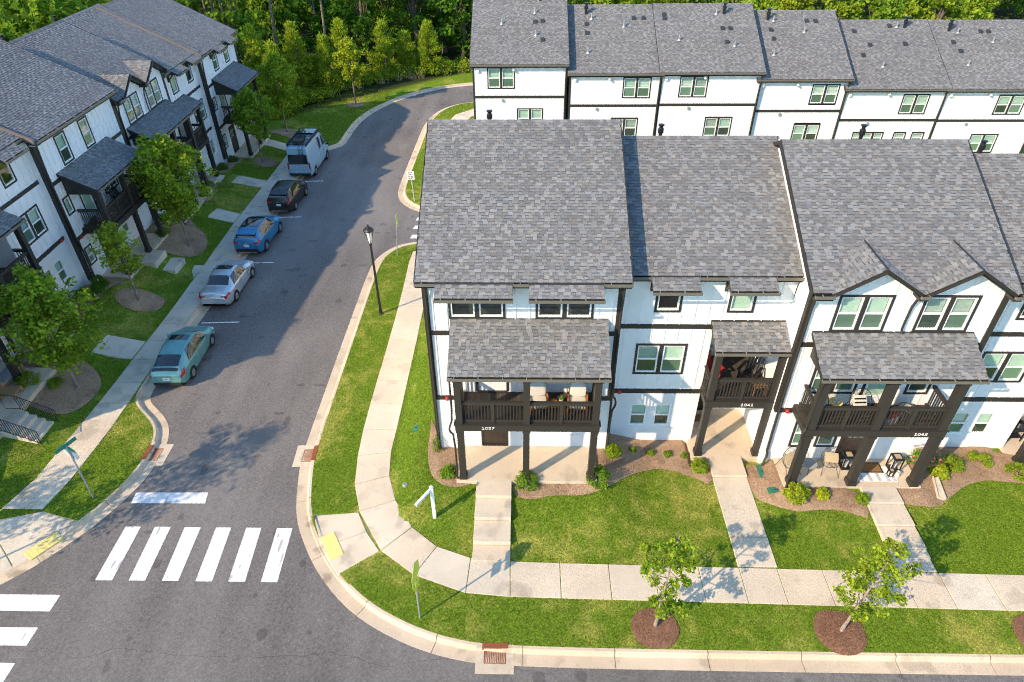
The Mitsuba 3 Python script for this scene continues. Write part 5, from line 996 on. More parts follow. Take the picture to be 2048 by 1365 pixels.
def vehicle(key, x, y, rz, paint, st, wheels, wr, W, win, track=None, glass_roof=None, rim='m_rim', extra=None):
    """st: stations from tail to nose (x, z sill, z belt, z top, half width at belt, half width at top); win: lists of patches"""
    z0 = float(zt(y + 1.4)) + 0.006; pitch = math.atan((float(zt(y + 2.7)) - float(zt(y))) / 2.7)
    m4 = XF(x, y, float(zt(y)) + 0.006, rz); rt = np.eye(4); c, s_ = math.cos(-pitch), math.sin(-pitch); rt[0, 0], rt[0, 2], rt[2, 0], rt[2, 2] = c, s_, -s_, c; m4 = m4 @ rt
    st = np.asarray(st, float); xs = st[:, 0]; fx = np.linspace(xs[0], xs[-1], 57)
    from scipy.interpolate import PchipInterpolator as PI
    S = [PI(xs, st[:, i])(fx) for i in range(1, 6)]
    def ring(i):
        zs, zb, ztp, hb, ht = (q[i] for q in S); mid = zs + (zb - zs) * 0.55; ht = min(ht, hb)
        pts = [(hb * 0.90, zs), (hb * 0.985, zs + 0.10), (hb * 1.0, mid), (hb * 0.985, zb - 0.08), (hb * 0.955, zb)]
        dz = ztp - zb; pts += [(hb * 0.955 + (ht - hb * 0.955) * 0.5, zb + dz * 0.52), (ht, zb + dz * 0.93), (ht * 0.86, zb + dz * 0.99), (ht * 0.45, ztp + 0.012), (0, ztp + 0.018)]
        return [(fx[i], yy, zz) for yy, zz in pts] + [(fx[i], -yy, zz) for yy, zz in pts[-2::-1]]
    G_ = np.array([ring(i) for i in range(len(fx))]); k = G_.shape[1]
    mb = MB(); n = len(fx); v = G_.reshape(-1, 3); f = [[i * k + j, (i + 1) * k + j, (i + 1) * k + j + 1, i * k + j + 1] for i in range(n - 1) for j in range(k - 1)]
    mb.add(v, f)
    for i in (0, n - 1):
        c_ = G_[i].mean(0); mb.add(np.vstack([G_[i], c_]), [[j, j + 1, k] if i else [j + 1, j, k] for j in range(k - 1)] + [[k - 1, 0, k]])
    fl = MB(); fl.box(xs[0] + 0.1, xs[-1] - 0.1, -W * 0.42, W * 0.42, S[0].min() + 0.0, S[0].min() + 0.03)
    body = put('body', mb, paint, key, m4, smooth=35); put('underbody', fl, 'm_plastic', key, m4)
    def P(u, w):      # u = x position, w = ring index (float)
        i = np.clip((u - fx[0]) / (fx[-1] - fx[0]) * (n - 1), 0, n - 1.001); j = np.clip(w, 0, k - 1.001); i0, j0 = int(i), int(j); a, b = i - i0, j - j0
        return (G_[i0, j0] * (1 - a) + G_[i0 + 1, j0] * a) * (1 - b) + (G_[i0, j0 + 1] * (1 - a) + G_[i0 + 1, j0 + 1] * a) * b
    def patch(u00, u01, u10, u11, w0, w1, off=0.012, nu=6, nw=5):
        """(u00..u01) along w0, (u10..u11) along w1"""
        g = np.array([[P((u00 * (1 - b) + u10 * b) * (1 - a) + (u01 * (1 - b) + u11 * b) * a, w0 + (w1 - w0) * b) for b in np.linspace(0, 1, nw)] for a in np.linspace(0, 1, nu)])
        du, dw = np.gradient(g, axis=0), np.gradient(g, axis=1); nn = unit(np.cross(du, dw)); cen = np.array([(fx[0] + fx[-1]) / 2, 0, 0.5]); sg = np.sign(((g - cen) * nn).sum(-1).mean()); g = g + nn * off * sg
        m = MB(); m.add(g.reshape(-1, 3), [[i * nw + j, (i + 1) * nw + j, (i + 1) * nw + j + 1, i * nw + j + 1] for i in range(nu - 1) for j in range(nw - 1)]); return m
    for nm, args in win:
        mat = {'tail_light': 'm_tail', 'headlight': 'm_lamp', 'cladding': 'm_plastic', 'door_seam': 'm_plastic', 'bumper_trim': 'm_steel', 'spoiler': paint}.get(nm, 'm_car_glass')
        w0, w1 = args[4:6]; put(nm, patch(*args), mat, key, m4, smooth=True)
        if w1 <= 9 and w0 < 8.9 and not (len(args) > 6): put(nm, patch(args[0], args[1], args[2], args[3], 18 - w0, 18 - w1), mat, key, m4, smooth=True)
    for wx in wheels:
        for sg in (-1, 1):
            yc = sg * (W / 2 - 0.10); t = MB(); pr = [(wr * 0.62, -0.1), (wr * 0.93, -0.105), (wr, -0.07), (wr, 0.07), (wr * 0.93, 0.105), (wr * 0.66, 0.1), (wr * 0.62, 0.07)]
            q = MB(); q.lathe(pr, (0, 0, 0), 22); vv = q.v[0]; t.add(np.column_stack([vv[:, 0] + wx, vv[:, 2] + yc, vv[:, 1] + wr]), q.f[0]); wk = put('wheel', t, 'm_tyre', key, m4)
            r = MB(); o = yc + sg * 0.075; q = MB(); q.lathe([(wr * 0.56, 0.0), (wr * 0.64, 0.0), (wr * 0.64, 0.02)], (0, 0, 0), 20); vv = q.v[0]; r.add(np.column_stack([vv[:, 0] + wx, o + sg * vv[:, 2], vv[:, 1] + wr]), q.f[0])
            for a in np.arange(5) * 2 * math.pi / 5: r.beam((wx, o, wr), (wx + math.cos(a) * wr * 0.6, o + sg * 0.005, wr + math.sin(a) * wr * 0.6), 0.075, 0.03, up=(0, 1, 0))
            q = MB(); q.lathe([(0, 0.012), (0.07, 0.012), (0.07, 0.0)], (0, 0, 0), 10); vv = q.v[0]; r.add(np.column_stack([vv[:, 0] + wx, o + sg * vv[:, 2], vv[:, 1] + wr]), q.f[0]); put('rim', r, rim, wk, m4)
            r = MB(); an = np.linspace(0, 2 * math.pi, 21)[:-1]; o2 = yc + sg * 0.06; r.add([(wx + math.cos(a) * wr * 0.63, o2, wr + math.sin(a) * wr * 0.63) for a in an] + [(wx, o2, wr)], [[i, (i + 1) % 20, 20] for i in range(20)]); put('hub_shadow', r, 'm_plastic', wk, m4)
            i = int(np.clip((wx - fx[0]) / (fx[-1] - fx[0]) * (n - 1), 0, n - 1)); hb = S[3][i]; r = MB(); an = np.linspace(-0.15, math.pi + 0.15, 17); o1 = sg * (hb * 1.0 + 0.012)
            ins, out = wr * 0.3, wr * 1.17; vv = []; 
            for a in an: vv += [(wx + math.cos(a) * ins, o1 - sg * 0.03, wr + math.sin(a) * ins), (wx + math.cos(a) * out, o1 if math.sin(a) > 0 else o1, wr + math.sin(a) * out)]
            r.add(vv, [[2 * i_, 2 * i_ + 1, 2 * i_ + 3, 2 * i_ + 2] for i_ in range(16)]); put('wheel_arch', r, 'm_plastic', key, m4)
    return m4, P, patch
def bits(key, m4, P, paint, xt, zp, xm, zb, hw, xh=(1.6, 2.6), fin=None):
    m = MB(); m.box(xt - 0.012, xt + 0.03, -0.16, 0.16, zp - 0.075, zp + 0.075); pk = put('number_plate', m, 'm_plate', key, m4); m = MB(); m.box(xt - 0.016, xt - 0.013, -0.12, 0.12, zp - 0.028, zp + 0.03); put('plate_print', m, 'm_galv', pk, m4)
    for sg in (-1, 1):
        m = MB(); m.hexa([(xm - 0.06, sg * (hw - 0.02), zb), (xm + 0.1, sg * (hw - 0.02), zb), (xm + 0.13, sg * (hw + 0.2), zb + 0.01), (xm + 0.0, sg * (hw + 0.2), zb + 0.01), (xm - 0.06, sg * (hw - 0.02), zb + 0.06), (xm + 0.1, sg * (hw - 0.02), zb + 0.06), (xm + 0.12, sg * (hw + 0.2), zb + 0.16), (xm - 0.01, sg * (hw + 0.2), zb + 0.16)]); put('mirror', m, paint, key, m4)
        for u in xh:
            p = P(u, 3 if sg > 0 else 15); m = MB(); m.box(p[0] - 0.09, p[0] + 0.09, p[1] - 0.02, p[1] + 0.02, p[2] - 0.018, p[2] + 0.012); put('handle', m, paint, key, m4)
    if fin is not None:
        p = P(fin, 9); m = MB(); m.hexa([(p[0] - 0.08, -0.02, p[2] - 0.02), (p[0] + 0.1, -0.02, p[2] - 0.02), (p[0] + 0.1, 0.02, p[2] - 0.02), (p[0] - 0.08, 0.02, p[2] - 0.02), (p[0] - 0.08, -0.006, p[2] + 0.07), (p[0] - 0.03, -0.006, p[2] + 0.07), (p[0] - 0.03, 0.006, p[2] + 0.07), (p[0] - 0.08, 0.006, p[2] + 0.07)]); put('antenna_fin', m, paint, key, m4)
    m = MB(); m.box(xt - 0.01, xt + 0.02, -0.07, 0.07, zp + 0.17, zp + 0.20); put('badge', m, 'm_steel', key, m4)
h2 = math.pi / 2
# teal hatchback
k = thing('parked_car', 'teal hatchback, nearest of the cars parked along the side street', 'car', 'vehicles parked along the side street')
m4, P, pt = vehicle(k, -17.02, 24.28, h2 + 0.03, 'm_teal', [(0, 0.42, 0.72, 0.80, 0.70, 0.62), (0.10, 0.30, 0.92, 1.02, 0.80, 0.64), (0.35, 0.22, 0.94, 1.12, 0.85, 0.60), (0.95, 0.20, 0.93, 1.33, 0.88, 0.58), (1.9, 0.18, 0.90, 1.46, 0.88, 0.60), (2.6, 0.18, 0.88, 1.44, 0.88, 0.60), (3.15, 0.18, 0.87, 1.24, 0.88, 0.60), (3.62, 0.20, 0.84, 0.95, 0.87, 0.66), (4.15, 0.22, 0.70, 0.80, 0.82, 0.66), (4.42, 0.28, 0.58, 0.66, 0.70, 0.58), (4.52, 0.36, 0.48, 0.54, 0.56, 0.48)],
    (0.92, 3.60), 0.31, 1.76, [('rear_window', (0.36, 1.0, 0.36, 1.0, 6.3, 11.7, 0.012)), ('windscreen', (3.12, 3.55, 2.85, 3.5, 6.4, 11.6, 0.01)), ('side_window', (1.0, 2.0, 1.35, 2.0, 4.2, 6.1)), ('side_window', (2.06, 3.3, 2.06, 2.9, 4.2, 6.1)), ('sunroof', (2.05, 2.5, 2.05, 2.5, 7.2, 10.8, 0.01)), ('tail_light', (0.02, 0.30, 0.02, 0.5, 2.6, 4.4)), ('door_seam', (2.02, 2.035, 2.02, 2.035, 0.9, 4.1)), ('door_seam', (3.05, 3.065, 3.1, 3.115, 0.9, 4.0)), ('headlight', (4.1, 4.4, 4.0, 4.35, 3.2, 4.6)), ('cladding', (0.12, 4.3, 0.12, 4.3, 0.0, 0.9)), ('rear_spoiler_glass', (0.1, 0.26, 0.1, 0.26, 6.2, 11.8, 0.008))])
bits(k, m4, P, 'm_teal', -0.0, 0.62, 3.05, 0.93, 0.86, fin=1.1)
m = MB(); m.box(-0.03, 0.1, -0.66, 0.66, 0.28, 0.42); put('bumper', m, 'm_plastic', k, m4)
# silver saloon
k = thing('parked_car', 'silver saloon, second of the cars parked along the side street', 'car', 'vehicles parked along the side street')
m4, P, pt = vehicle(k, -17.45, 31.35, h2, 'm_silver', [(0, 0.40, 0.62, 0.70, 0.66, 0.6), (0.10, 0.28, 0.86, 0.97, 0.80, 0.64), (0.4, 0.22, 0.92, 1.02, 0.88, 0.66), (0.85, 0.20, 0.93, 1.06, 0.90, 0.64), (1.5, 0.19, 0.92, 1.36, 0.91, 0.58), (2.1, 0.18, 0.91, 1.45, 0.91, 0.60), (2.7, 0.18, 0.90, 1.41, 0.91, 0.60), (3.4, 0.19, 0.89, 1.05, 0.90, 0.66), (4.0, 0.20, 0.82, 0.93, 0.88, 0.68), (4.55, 0.25, 0.66, 0.75, 0.76, 0.62), (4.72, 0.36, 0.50, 0.56, 0.60, 0.5)],
    (1.02, 3.76), 0.32, 1.83, [('rear_window', (0.92, 1.52, 0.92, 1.52, 6.2, 11.8, 0.012)), ('windscreen', (2.85, 3.38, 2.8, 3.3, 6.3, 11.7, 0.01)), ('side_window', (1.2, 2.05, 1.5, 2.05, 4.2, 6.1)), ('side_window', (2.11, 3.2, 2.11, 2.8, 4.2, 6.1)), ('sunroof', (2.1, 2.6, 2.1, 2.6, 7.3, 10.7, 0.01)), ('tail_light', (0.03, 0.45, 0.03, 0.4, 3.0, 4.5)), ('door_seam', (2.07, 2.085, 2.07, 2.085, 0.3, 4.1)), ('door_seam', (3.1, 3.115, 3.1, 3.115, 0.3, 4.0)), ('headlight', (4.25, 4.55, 4.1, 4.5, 3.2, 4.6))])
bits(k, m4, P, 'm_silver', 0.03, 0.72, 3.05, 0.93, 0.88, fin=1.62)
for sg in (-1, 1): m = MB(); m.box(0.03, 0.09, sg * 0.62 - 0.17, sg * 0.62 + 0.17, 0.74, 0.86); put('tail_light', m, 'm_tail', k, m4)
m = MB(); m.box(-0.03, 0.1, -0.64, 0.64, 0.40, 0.52); put('bumper', m, 'm_silver', k, m4)
# blue crossover
SUV = [(0, 0.42, 0.80, 0.90, 0.72, 0.64), (0.08, 0.30, 1.02, 1.10, 0.84, 0.68), (0.25, 0.25, 1.06, 1.38, 0.89, 0.64), (0.60, 0.24, 1.06, 1.58, 0.92, 0.63), (1.3, 0.23, 1.04, 1.66, 0.93, 0.64), (2.2, 0.23, 1.02, 1.66, 0.93, 0.64), (2.75, 0.23, 1.01, 1.56, 0.93, 0.62), (3.35, 0.24, 1.00, 1.15, 0.92, 0.68), (4.0, 0.26, 0.92, 1.03, 0.90, 0.70), (4.42, 0.30, 0.76, 0.86, 0.80, 0.64), (4.56, 0.40, 0.60, 0.66, 0.66, 0.55)]
def suv(key, x, y, rz, paint, rim, roofglass, xtr, wl):
    m4, P, pt = vehicle(key, x, y, rz, paint, SUV, wl, 0.355, 1.86, [('rear_window', (0.16, 0.46, 0.16, 0.46, 6.25, 11.75, 0.014)), ('windscreen', (2.75, 3.3, 2.65, 3.2, 6.3, 11.7, 0.01)), ('side_window', (0.75, 1.55, 0.85, 1.55, 4.2, 6.1)), ('side_window', (1.61, 2.95, 1.61, 2.55, 4.2, 6.1)), ('tail_light', (0.02, 0.30, 0.02, 0.30, 3.4, 4.6)), ('door_seam', (1.57, 1.585, 1.57, 1.585, 1.0, 4.1)), ('door_seam', (2.75, 2.765, 2.8, 2.815, 1.0, 4.0)), ('headlight', (4.15, 4.45, 4.05, 4.4, 3.2, 4.6)), ('cladding', (0.1, 4.4, 0.1, 4.4, 0.0, 1.0))] + ([('sunroof', (0.95, 2.55, 0.95, 2.55, 7.0, 11.0, 0.012))] if roofglass else []))
    bits(key, m4, P, paint, -0.01, 0.78, 2.8, 1.06, 0.91, fin=0.72)
    m = MB(); m.box(-0.05, 0.12, -0.70, 0.70, 0.36, 0.56); put('bumper', m, 'm_plastic', key, m4); m = MB(); m.box(-0.065, 0.06, -0.6, 0.6, 0.32, 0.37); put('skid_plate', m, 'm_steel', key, m4)
    for sg in (-1, 1):
        m = MB(); m.box(0.0, 0.08, sg * 0.62 - 0.13, sg * 0.62 + 0.13, 0.92, 1.02); put('tail_light', m, 'm_tail', key, m4)
        if not roofglass: m = MB(); m.tube([(0.7, sg * 0.58, 1.60), (0.8, sg * 0.57, 1.69), (2.4, sg * 0.57, 1.70), (2.6, sg * 0.57, 1.62)], 0.018, 6); put('roof_rail', m, 'm_black', key, m4)
    m = MB(); m.hexa([(0.16, -0.6, 1.47), (0.6, -0.6, 1.59), (0.6, 0.6, 1.59), (0.16, 0.6, 1.47), (0.14, -0.58, 1.52), (0.6, -0.6, 1.62), (0.6, 0.6, 1.62), (0.14, 0.58, 1.52)]); put('spoiler', m, paint, key, m4)
k = thing('parked_car', 'blue crossover, third of the cars parked along the side street', 'car', 'vehicles parked along the side street'); suv(k, -17.72, 37.75, h2 - 0.02, 'm_blue', 'm_rim_dark', True, None, (0.93, 3.68))
k = thing('parked_car', 'black sport utility car between the blue crossover and the camper van', 'car', 'vehicles parked along the side street'); suv(k, -17.62, 44.2, h2 - 0.01, 'm_black_car', 'm_rim', False, None, (0.93, 3.62))
# camper van
k = thing('camper_van', 'pale blue camper van with a loaded roof rack at the end of the parking bay', 'van', 'vehicles parked along the side street')
m4, P, pt = vehicle(k, -17.98, 51.0, h2, 'm_van', [(0, 0.40, 1.00, 1.2, 0.80, 0.78), (0.05, 0.34, 1.25, 2.40, 0.92, 0.76), (0.3, 0.33, 1.28, 2.62, 0.98, 0.80), (2.0, 0.32, 1.28, 2.68, 1.0, 0.82), (3.9, 0.32, 1.26, 2.66, 1.0, 0.80), (4.4, 0.32, 1.24, 2.50, 0.99, 0.76), (5.0, 0.33, 1.22, 1.95, 0.98, 0.74), (5.35, 0.34, 1.18, 1.40, 0.96, 0.76), (5.75, 0.36, 1.0, 1.12, 0.9, 0.74), (5.93, 0.44, 0.78, 0.86, 0.78, 0.66)],
    (1.08, 4.85), 0.37, 1.98, [('windscreen', (4.5, 5.3, 4.4, 5.2, 6.1, 11.9, 0.01)), ('side_window', (4.0, 5.05, 4.05, 4.55, 4.35, 5.6)), ('side_window', (3.0, 3.55, 3.0, 3.55, 4.35, 5.7)), ('door_seam', (2.9, 2.915, 2.9, 2.915, 1.0, 5.9)), ('door_seam', (3.92, 3.935, 3.92, 3.935, 1.0, 5.9)), ('cladding', (0.1, 5.6, 0.1, 5.6, 0.1, 1.0)), ('headlight', (5.5, 5.8, 5.4, 5.75, 3.2, 4.6))])
bits(k, m4, P, 'm_plastic', 0.02, 0.75, 4.75, 1.32, 1.0, xh=(3.8, 4.1))
m = MB(); m.hexa([(0.0, -0.78, 1.30), (0.0, 0.78, 1.30), (0.06, 0.78, 1.30), (0.06, -0.78, 1.30), (0.02, -0.72, 2.05), (0.02, 0.72, 2.05), (0.08, 0.72, 2.05), (0.08, -0.72, 2.05)]); m.v[-1][:, 0] -= 0.02; put('rear_window', m, 'm_car_glass', k, m4)
m = MB(); m.box(-0.06, 0.1, -0.86, 0.86, 0.42, 0.56); put('bumper', m, 'm_plastic', k, m4)
m = MB(); m.box(-0.004, 0.02, -0.008, 0.008, 0.6, 1.28); put('door_seam', m, 'm_plastic', k, m4)
for sg in (-1, 1): m = MB(); m.box(0.01, 0.1, sg * 0.83 - 0.07, sg * 0.83 + 0.07, 0.85, 1.38); put('tail_light', m, 'm_tail', k, m4)
m = MB()
for sg in (-1, 1): m.tube([(-0.03, -0.35 + sg * 0.16, 2.0), (-0.05, -0.35 + sg * 0.16, 2.5), (0.2, -0.35 + sg * 0.16, 2.78)], 0.02, 6)
for i in range(3): m.tube([(-0.045, -0.51, 2.1 + i * 0.17), (-0.045, -0.19, 2.1 + i * 0.17)], 0.016, 6)
put('ladder', m, 'm_black', k, m4)
m = MB()
for sg in (-1, 1): m.box(0.25, 4.2, sg * 0.74 - 0.03, sg * 0.74 + 0.03, 2.62, 2.86)
for xx in np.linspace(0.4, 4.1, 7): m.box(xx - 0.03, xx + 0.03, -0.72, 0.72, 2.74, 2.79)
put('roof_rack', m, 'm_black', k, m4)
m = MB(); m.hexa([(0.45, -0.4, 2.80), (1.25, -0.45, 2.80), (1.25, 0.4, 2.80), (0.45, 0.4, 2.80), (0.5, -0.36, 3.0), (1.2, -0.4, 3.02), (1.2, 0.36, 3.02), (0.5, 0.36, 3.0)]); put('roof_box', m, 'm_black', k, m4)
m = MB(); m.box(3.0, 4.1, -0.66, 0.66, 2.80, 2.84); put('solar_panel', m, 'm_car_glass', k, m4)
m = MB(); m.box(1.5, 2.2, -0.3, 0.35, 2.80, 2.92); m.lathe([(0.22, 2.92), (0.2, 2.98), (0, 3.0)], (1.85, 0.02, 0), 12); put('roof_fan', m, 'm_plastic', k, m4)
# ---------------------------------------------------------------- street furniture
def gxy(x, y, d=0.0): return float(gz(x, y)) + d
k = thing('street_lamp', 'black lantern street lamp on the verge of the side street', 'street lamp'); x, y = -7.96, 30.79; z = gxy(x, y)
m = MB(); m.lathe([(0.13, -0.1), (0.13, 0.06), (0.10, 0.12), (0.075, 0.4), (0.062, 4.1), (0.05, 4.35), (0.07, 4.4)], (x, y, z), 12); put('post', m, 'm_black', k)
m = MB()
for a in np.arange(4) * math.pi / 2 + 0.4: m.tube([(x + 0.05 * math.cos(a), y + 0.05 * math.sin(a), z + 4.3), (x + 0.07 * math.cos(a), y + 0.07 * math.sin(a), z + 4.6), (x + 0.22 * math.cos(a), y + 0.22 * math.sin(a), z + 5.08), (x + 0.23 * math.cos(a), y + 0.23 * math.sin(a), z + 5.2)], 0.018, 5)
put('cage', m, 'm_black', k); m = MB(); m.lathe([(0.05, 4.45), (0.10, 4.7), (0.12, 5.05), (0.06, 5.15)], (x, y, z), 10); put('lamp_glass', m, 'm_lamp', k)
m = MB(); m.lathe([(0.27, 5.17), (0.28, 5.21), (0.22, 5.28), (0.10, 5.38), (0.05, 5.42), (0.04, 5.5), (0.0, 5.53)], (x, y, z), 16); put('cap', m, 'm_black', k)
def post(k, x, y, h, r=0.03, mat='m_galv', lean=0.0):
    m = MB(); z = gxy(x, y, -0.1); m.tube([(x, y, z), (x + lean, y, z + h + 0.1)], r, 8); put('post', m, mat, k); return z + h + 0.1
def plate(k, name, c, w, h, rz, mat, poly=None, th=0.006, tilt=0.0):
    """upright flat sign facing local -y turned by rz"""
    p = poly or sbox(-w / 2, -h / 2, w / 2, h / 2); m = trimesh.creation.extrude_polygon(p, th, engine='earcut'); v = m.vertices; q = MB(); q.add(np.column_stack([v[:, 0], -v[:, 2], v[:, 1]]), m.faces)
    return put(name, q, mat, k, XF(*c, rz))
def octo(r): return Polygon([(r * math.cos(a), r * math.sin(a)) for a in np.arange(8) * math.pi / 4 + math.pi / 8])
def text(k, name, txt, h, c, rz, mat, bold=True, off=0.008):
    t = meshkit.text_mesh(txt, h, 0.003, bold=bold); v = t.vertices.copy(); v[:, 0] -= (v[:, 0].min() + v[:, 0].max()) / 2; q = MB(); q.add(np.column_stack([v[:, 0], -off - v[:, 2], v[:, 1]]), t.faces); put(name, q, mat, k, XF(*c, rz))
# stop sign seen from behind, with two street name blades
k = thing('stop_sign', 'stop sign seen from behind with green street name blades, on the left corner lawn', 'stop sign'); x, y = -17.2, 17.51; zt_ = post(k, x, y, 2.95, 0.032, lean=0.10)
plate(k, 'panel', (x + 0.09, y + 0.045, zt_ - 0.42), 0, 0, math.pi - 0.35, 'm_red', octo(0.38)); plate(k, 'panel_back', (x + 0.09, y + 0.038, zt_ - 0.42), 0, 0, math.pi - 0.35, 'm_sign_back', octo(0.38), 0.004)
plate(k, 'name_blade', (x + 0.1, y, zt_ + 0.04), 0.85, 0.17, 1.15, 'm_sign_green', th=0.012); plate(k, 'name_blade', (x + 0.1, y, zt_ - 0.14 + 0.0), 0.75, 0.16, -0.35, 'm_sign_green', th=0.012)
# warning sign nearly edge on
k = thing('warning_sign', 'yellow green pentagonal warning sign seen nearly edge on, on the front corner verge', 'road sign'); x, y = -3.48, 12.52; zt_ = post(k, x, y, 3.0, 0.03, lean=0.06)
pent = Polygon([(-0.4, -0.36), (0.4, -0.36), (0.4, 0.1), (0, 0.46), (-0.4, 0.1)])
plate(k, 'panel', (x + 0.09, y - 0.02, zt_ - 0.35), 0, 0, math.pi / 2 - 0.12, 'm_sign_lime', pent); plate(k, 'panel_back', (x + 0.082, y - 0.02, zt_ - 0.35), 0, 0, math.pi / 2 - 0.12, 'm_galv', pent, 0.004)
plate(k, 'arrow_plate', (x + 0.09, y - 0.03, zt_ - 0.98), 0.55, 0.28, math.pi / 2 - 0.12, 'm_sign_lime')
# sign on the alley corner, edge on
k = thing('corner_sign', 'green post sign seen edge on at the mouth of the alley', 'road sign'); x, y = -8.14, 37.68; zt_ = post(k, x, y, 2.9, 0.028, lean=0.25)
plate(k, 'panel', (x + 0.24, y - 0.03, zt_ - 0.36), 0.6, 0.75, math.pi / 2 + 0.08, 'm_sign_back'); plate(k, 'panel_face', (x + 0.25, y - 0.03, zt_ - 0.36), 0.6, 0.75, math.pi / 2 + 0.08, 'm_sign_lime', th=0.004)
# speed limit
k = thing('speed_limit_sign', 'white speed limit sign reading 25 on the far verge', 'road sign'); x, y = -8.22, 46.4; zt_ = post(k, x, y, 2.35, 0.03, 'm_sign_back', lean=-0.08)
plate(k, 'panel', (x - 0.09, y - 0.03, zt_ - 0.30), 0.52, 0.66, 0.05, 'm_white'); text(k, 'number', '25', 0.22, (x - 0.09, y - 0.036, zt_ - 0.57), 0.05, 'm_black'); text(k, 'lettering', 'LIMIT', 0.08, (x - 0.09, y - 0.036, zt_ - 0.27), 0.05, 'm_black'); text(k, 'lettering', 'SPEED', 0.08, (x - 0.09, y - 0.036, zt_ - 0.13), 0.05, 'm_black')
# white yard sign post
k = thing('sign_post', 'white wooden yard sign post with a bare arm on the corner lawn', 'sign post'); x, y = -3.4, 16.57; z = gxy(x, y)
m = MB(); m.box(x - 0.06, x + 0.06, y - 0.06, y + 0.06, z - 0.1, z + 1.72); m.lathe([(0.085, 1.72), (0.085, 1.75), (0.0, 1.82)], (x, y, z), 4); put('post', m, 'm_white', k)
m = MB(); m.beam((x - 0.02, y, z + 1.62), (x - 0.52, y - 0.62, z + 1.45), 0.09, 0.11); put('arm', m, 'm_white', k)
# covers in the ground
def cover(name, label, x, y, sx, sy, mat, h=0.05, rz=0.0, cat='utility cover', rd=False):
    k = thing(name, label, cat); m = MB(); z = gxy(x, y, 0.03)
    if rd: m.lathe([(sx, -0.05), (sx, h * 0.7), (sx * 0.9, h), (0, h)], (0, 0, 0), 16)
    else: m.hexa([(-sx, -sy, -0.05), (sx, -sy, -0.05), (sx, sy, -0.05), (-sx, sy, -0.05), (-sx * 0.93, -sy * 0.96, h), (sx * 0.93, -sy * 0.96, h), (sx * 0.93, sy * 0.96, h), (-sx * 0.93, sy * 0.96, h)])
    put('lid', m, mat, k, XF(x, y, z, rz)); m = MB(); m.box(-sx * 0.3, sx * 0.3, -0.02, 0.02, h, h + 0.006); put('grip', m, 'm_black', k, XF(x, y, z, rz)); m = MB(); m.box(-sx * 1.08, sx * 1.08, -sy * 1.05, sy * 1.05, -0.08, h * 0.2) if not rd else m.lathe([(sx * 1.12, -0.05), (sx * 1.12, 0.012), (sx, 0.012)], (0, 0, 0), 16); put('rim', m, mat, k, XF(x, y, z, rz))
cover('meter_cover', 'green rectangular meter box lid in the mulch right of the walk of number 1041', 9.75, 19.05, 0.14, 0.36, 'm_box_green')
cover('irrigation_cover', 'green irrigation box lid lying at the left porch column of number 1045', 10.05, 18.05, 0.32, 0.13, 'm_box_green', rz=0.12)
cover('round_cover', 'pale round cleanout cover in the corner lawn', -4.76, 18.1, 0.10, 0.10, 'm_galv', 0.03, rd=True); cover('round_cover', 'green round valve cover in the lawn beside number 1037', -4.72, 21.3, 0.14, 0.14, 'm_box_green', 0.03, rd=True)
k = thing('splash_block', 'pale concrete splash block lying in the mulch right of the walk of number 1045', 'splash block'); mm = XF(16.45, 18.2, gxy(16.45, 18.2, 0.05), -0.2)
m = MB(); m.hexa([(-0.15, -0.55, -0.05), (0.15, -0.55, -0.05), (0.09, 0.5, -0.05), (-0.09, 0.5, -0.05), (-0.15, -0.55, 0.04), (0.15, -0.55, 0.04), (0.09, 0.5, 0.1), (-0.09, 0.5, 0.1)], (0.9, 0.1)); put('base', m, 'm_concrete', k, mm)
for sg in (-1, 1): m = MB(); m.beam((sg * 0.14, -0.55, 0.07), (sg * 0.085, 0.5, 0.13), 0.035, 0.09, (0.9, 0.1)); put('edge', m, 'm_concrete', k, mm)
# stairs and railings of the nearest left townhouse
k = thing('stairs', 'concrete stairs with four risers on the left edge', 'stairs'); ya, yb = 20.3, 21.6
for i in range(5):
    m = MB(); x1 = -20.72 - i * 0.3; m.box((-22.4 if i < 4 else -23.0), x1, ya, yb, -0.3, 0.16 + 0.0 + i * 0.196, (0.8, 0.3)); put('tread', m, 'm_concrete', k)
for y, lab in ((ya - 0.02, 'black metal handrail on the near side of the concrete stairs'), (yb + 0.02, 'black metal handrail on the far side of the concrete stairs')):
    k = thing('handrail', lab, 'handrail'); a, b = np.array([-20.75, y, 0.12]), np.array([-22.25, y, 0.95]); m = MB(); m.tube([a, a + [0, 0, 0.9], b + [0, 0, 0.92], b + [-0.6, 0, 0.92], b + [-0.6, 0, 0]], 0.022, 6); m.tube([a + [0, 0, 0.14], b + [0, 0, 0.14], b + [-0.6, 0, 0.12]], 0.016, 5); put('frame', m, 'm_black', k)
    for t in np.linspace(0.06, 0.96, 14): q = a + (b - a) * t; m = MB(); m.box(q[0] - 0.009, q[0] + 0.009, q[1] - 0.009, q[1] + 0.009, q[2] + 0.12, q[2] + 0.9); put('baluster', m, 'm_black', k)
k = free('patio'); labels[k] = {'kind': 'structure'}; m = MB(); m.box(-25.0, -22.35, 16.5, 24.6, -0.6, 0.95, (0.4, 0.3)); put('patio', m, 'm_concrete', key=k)

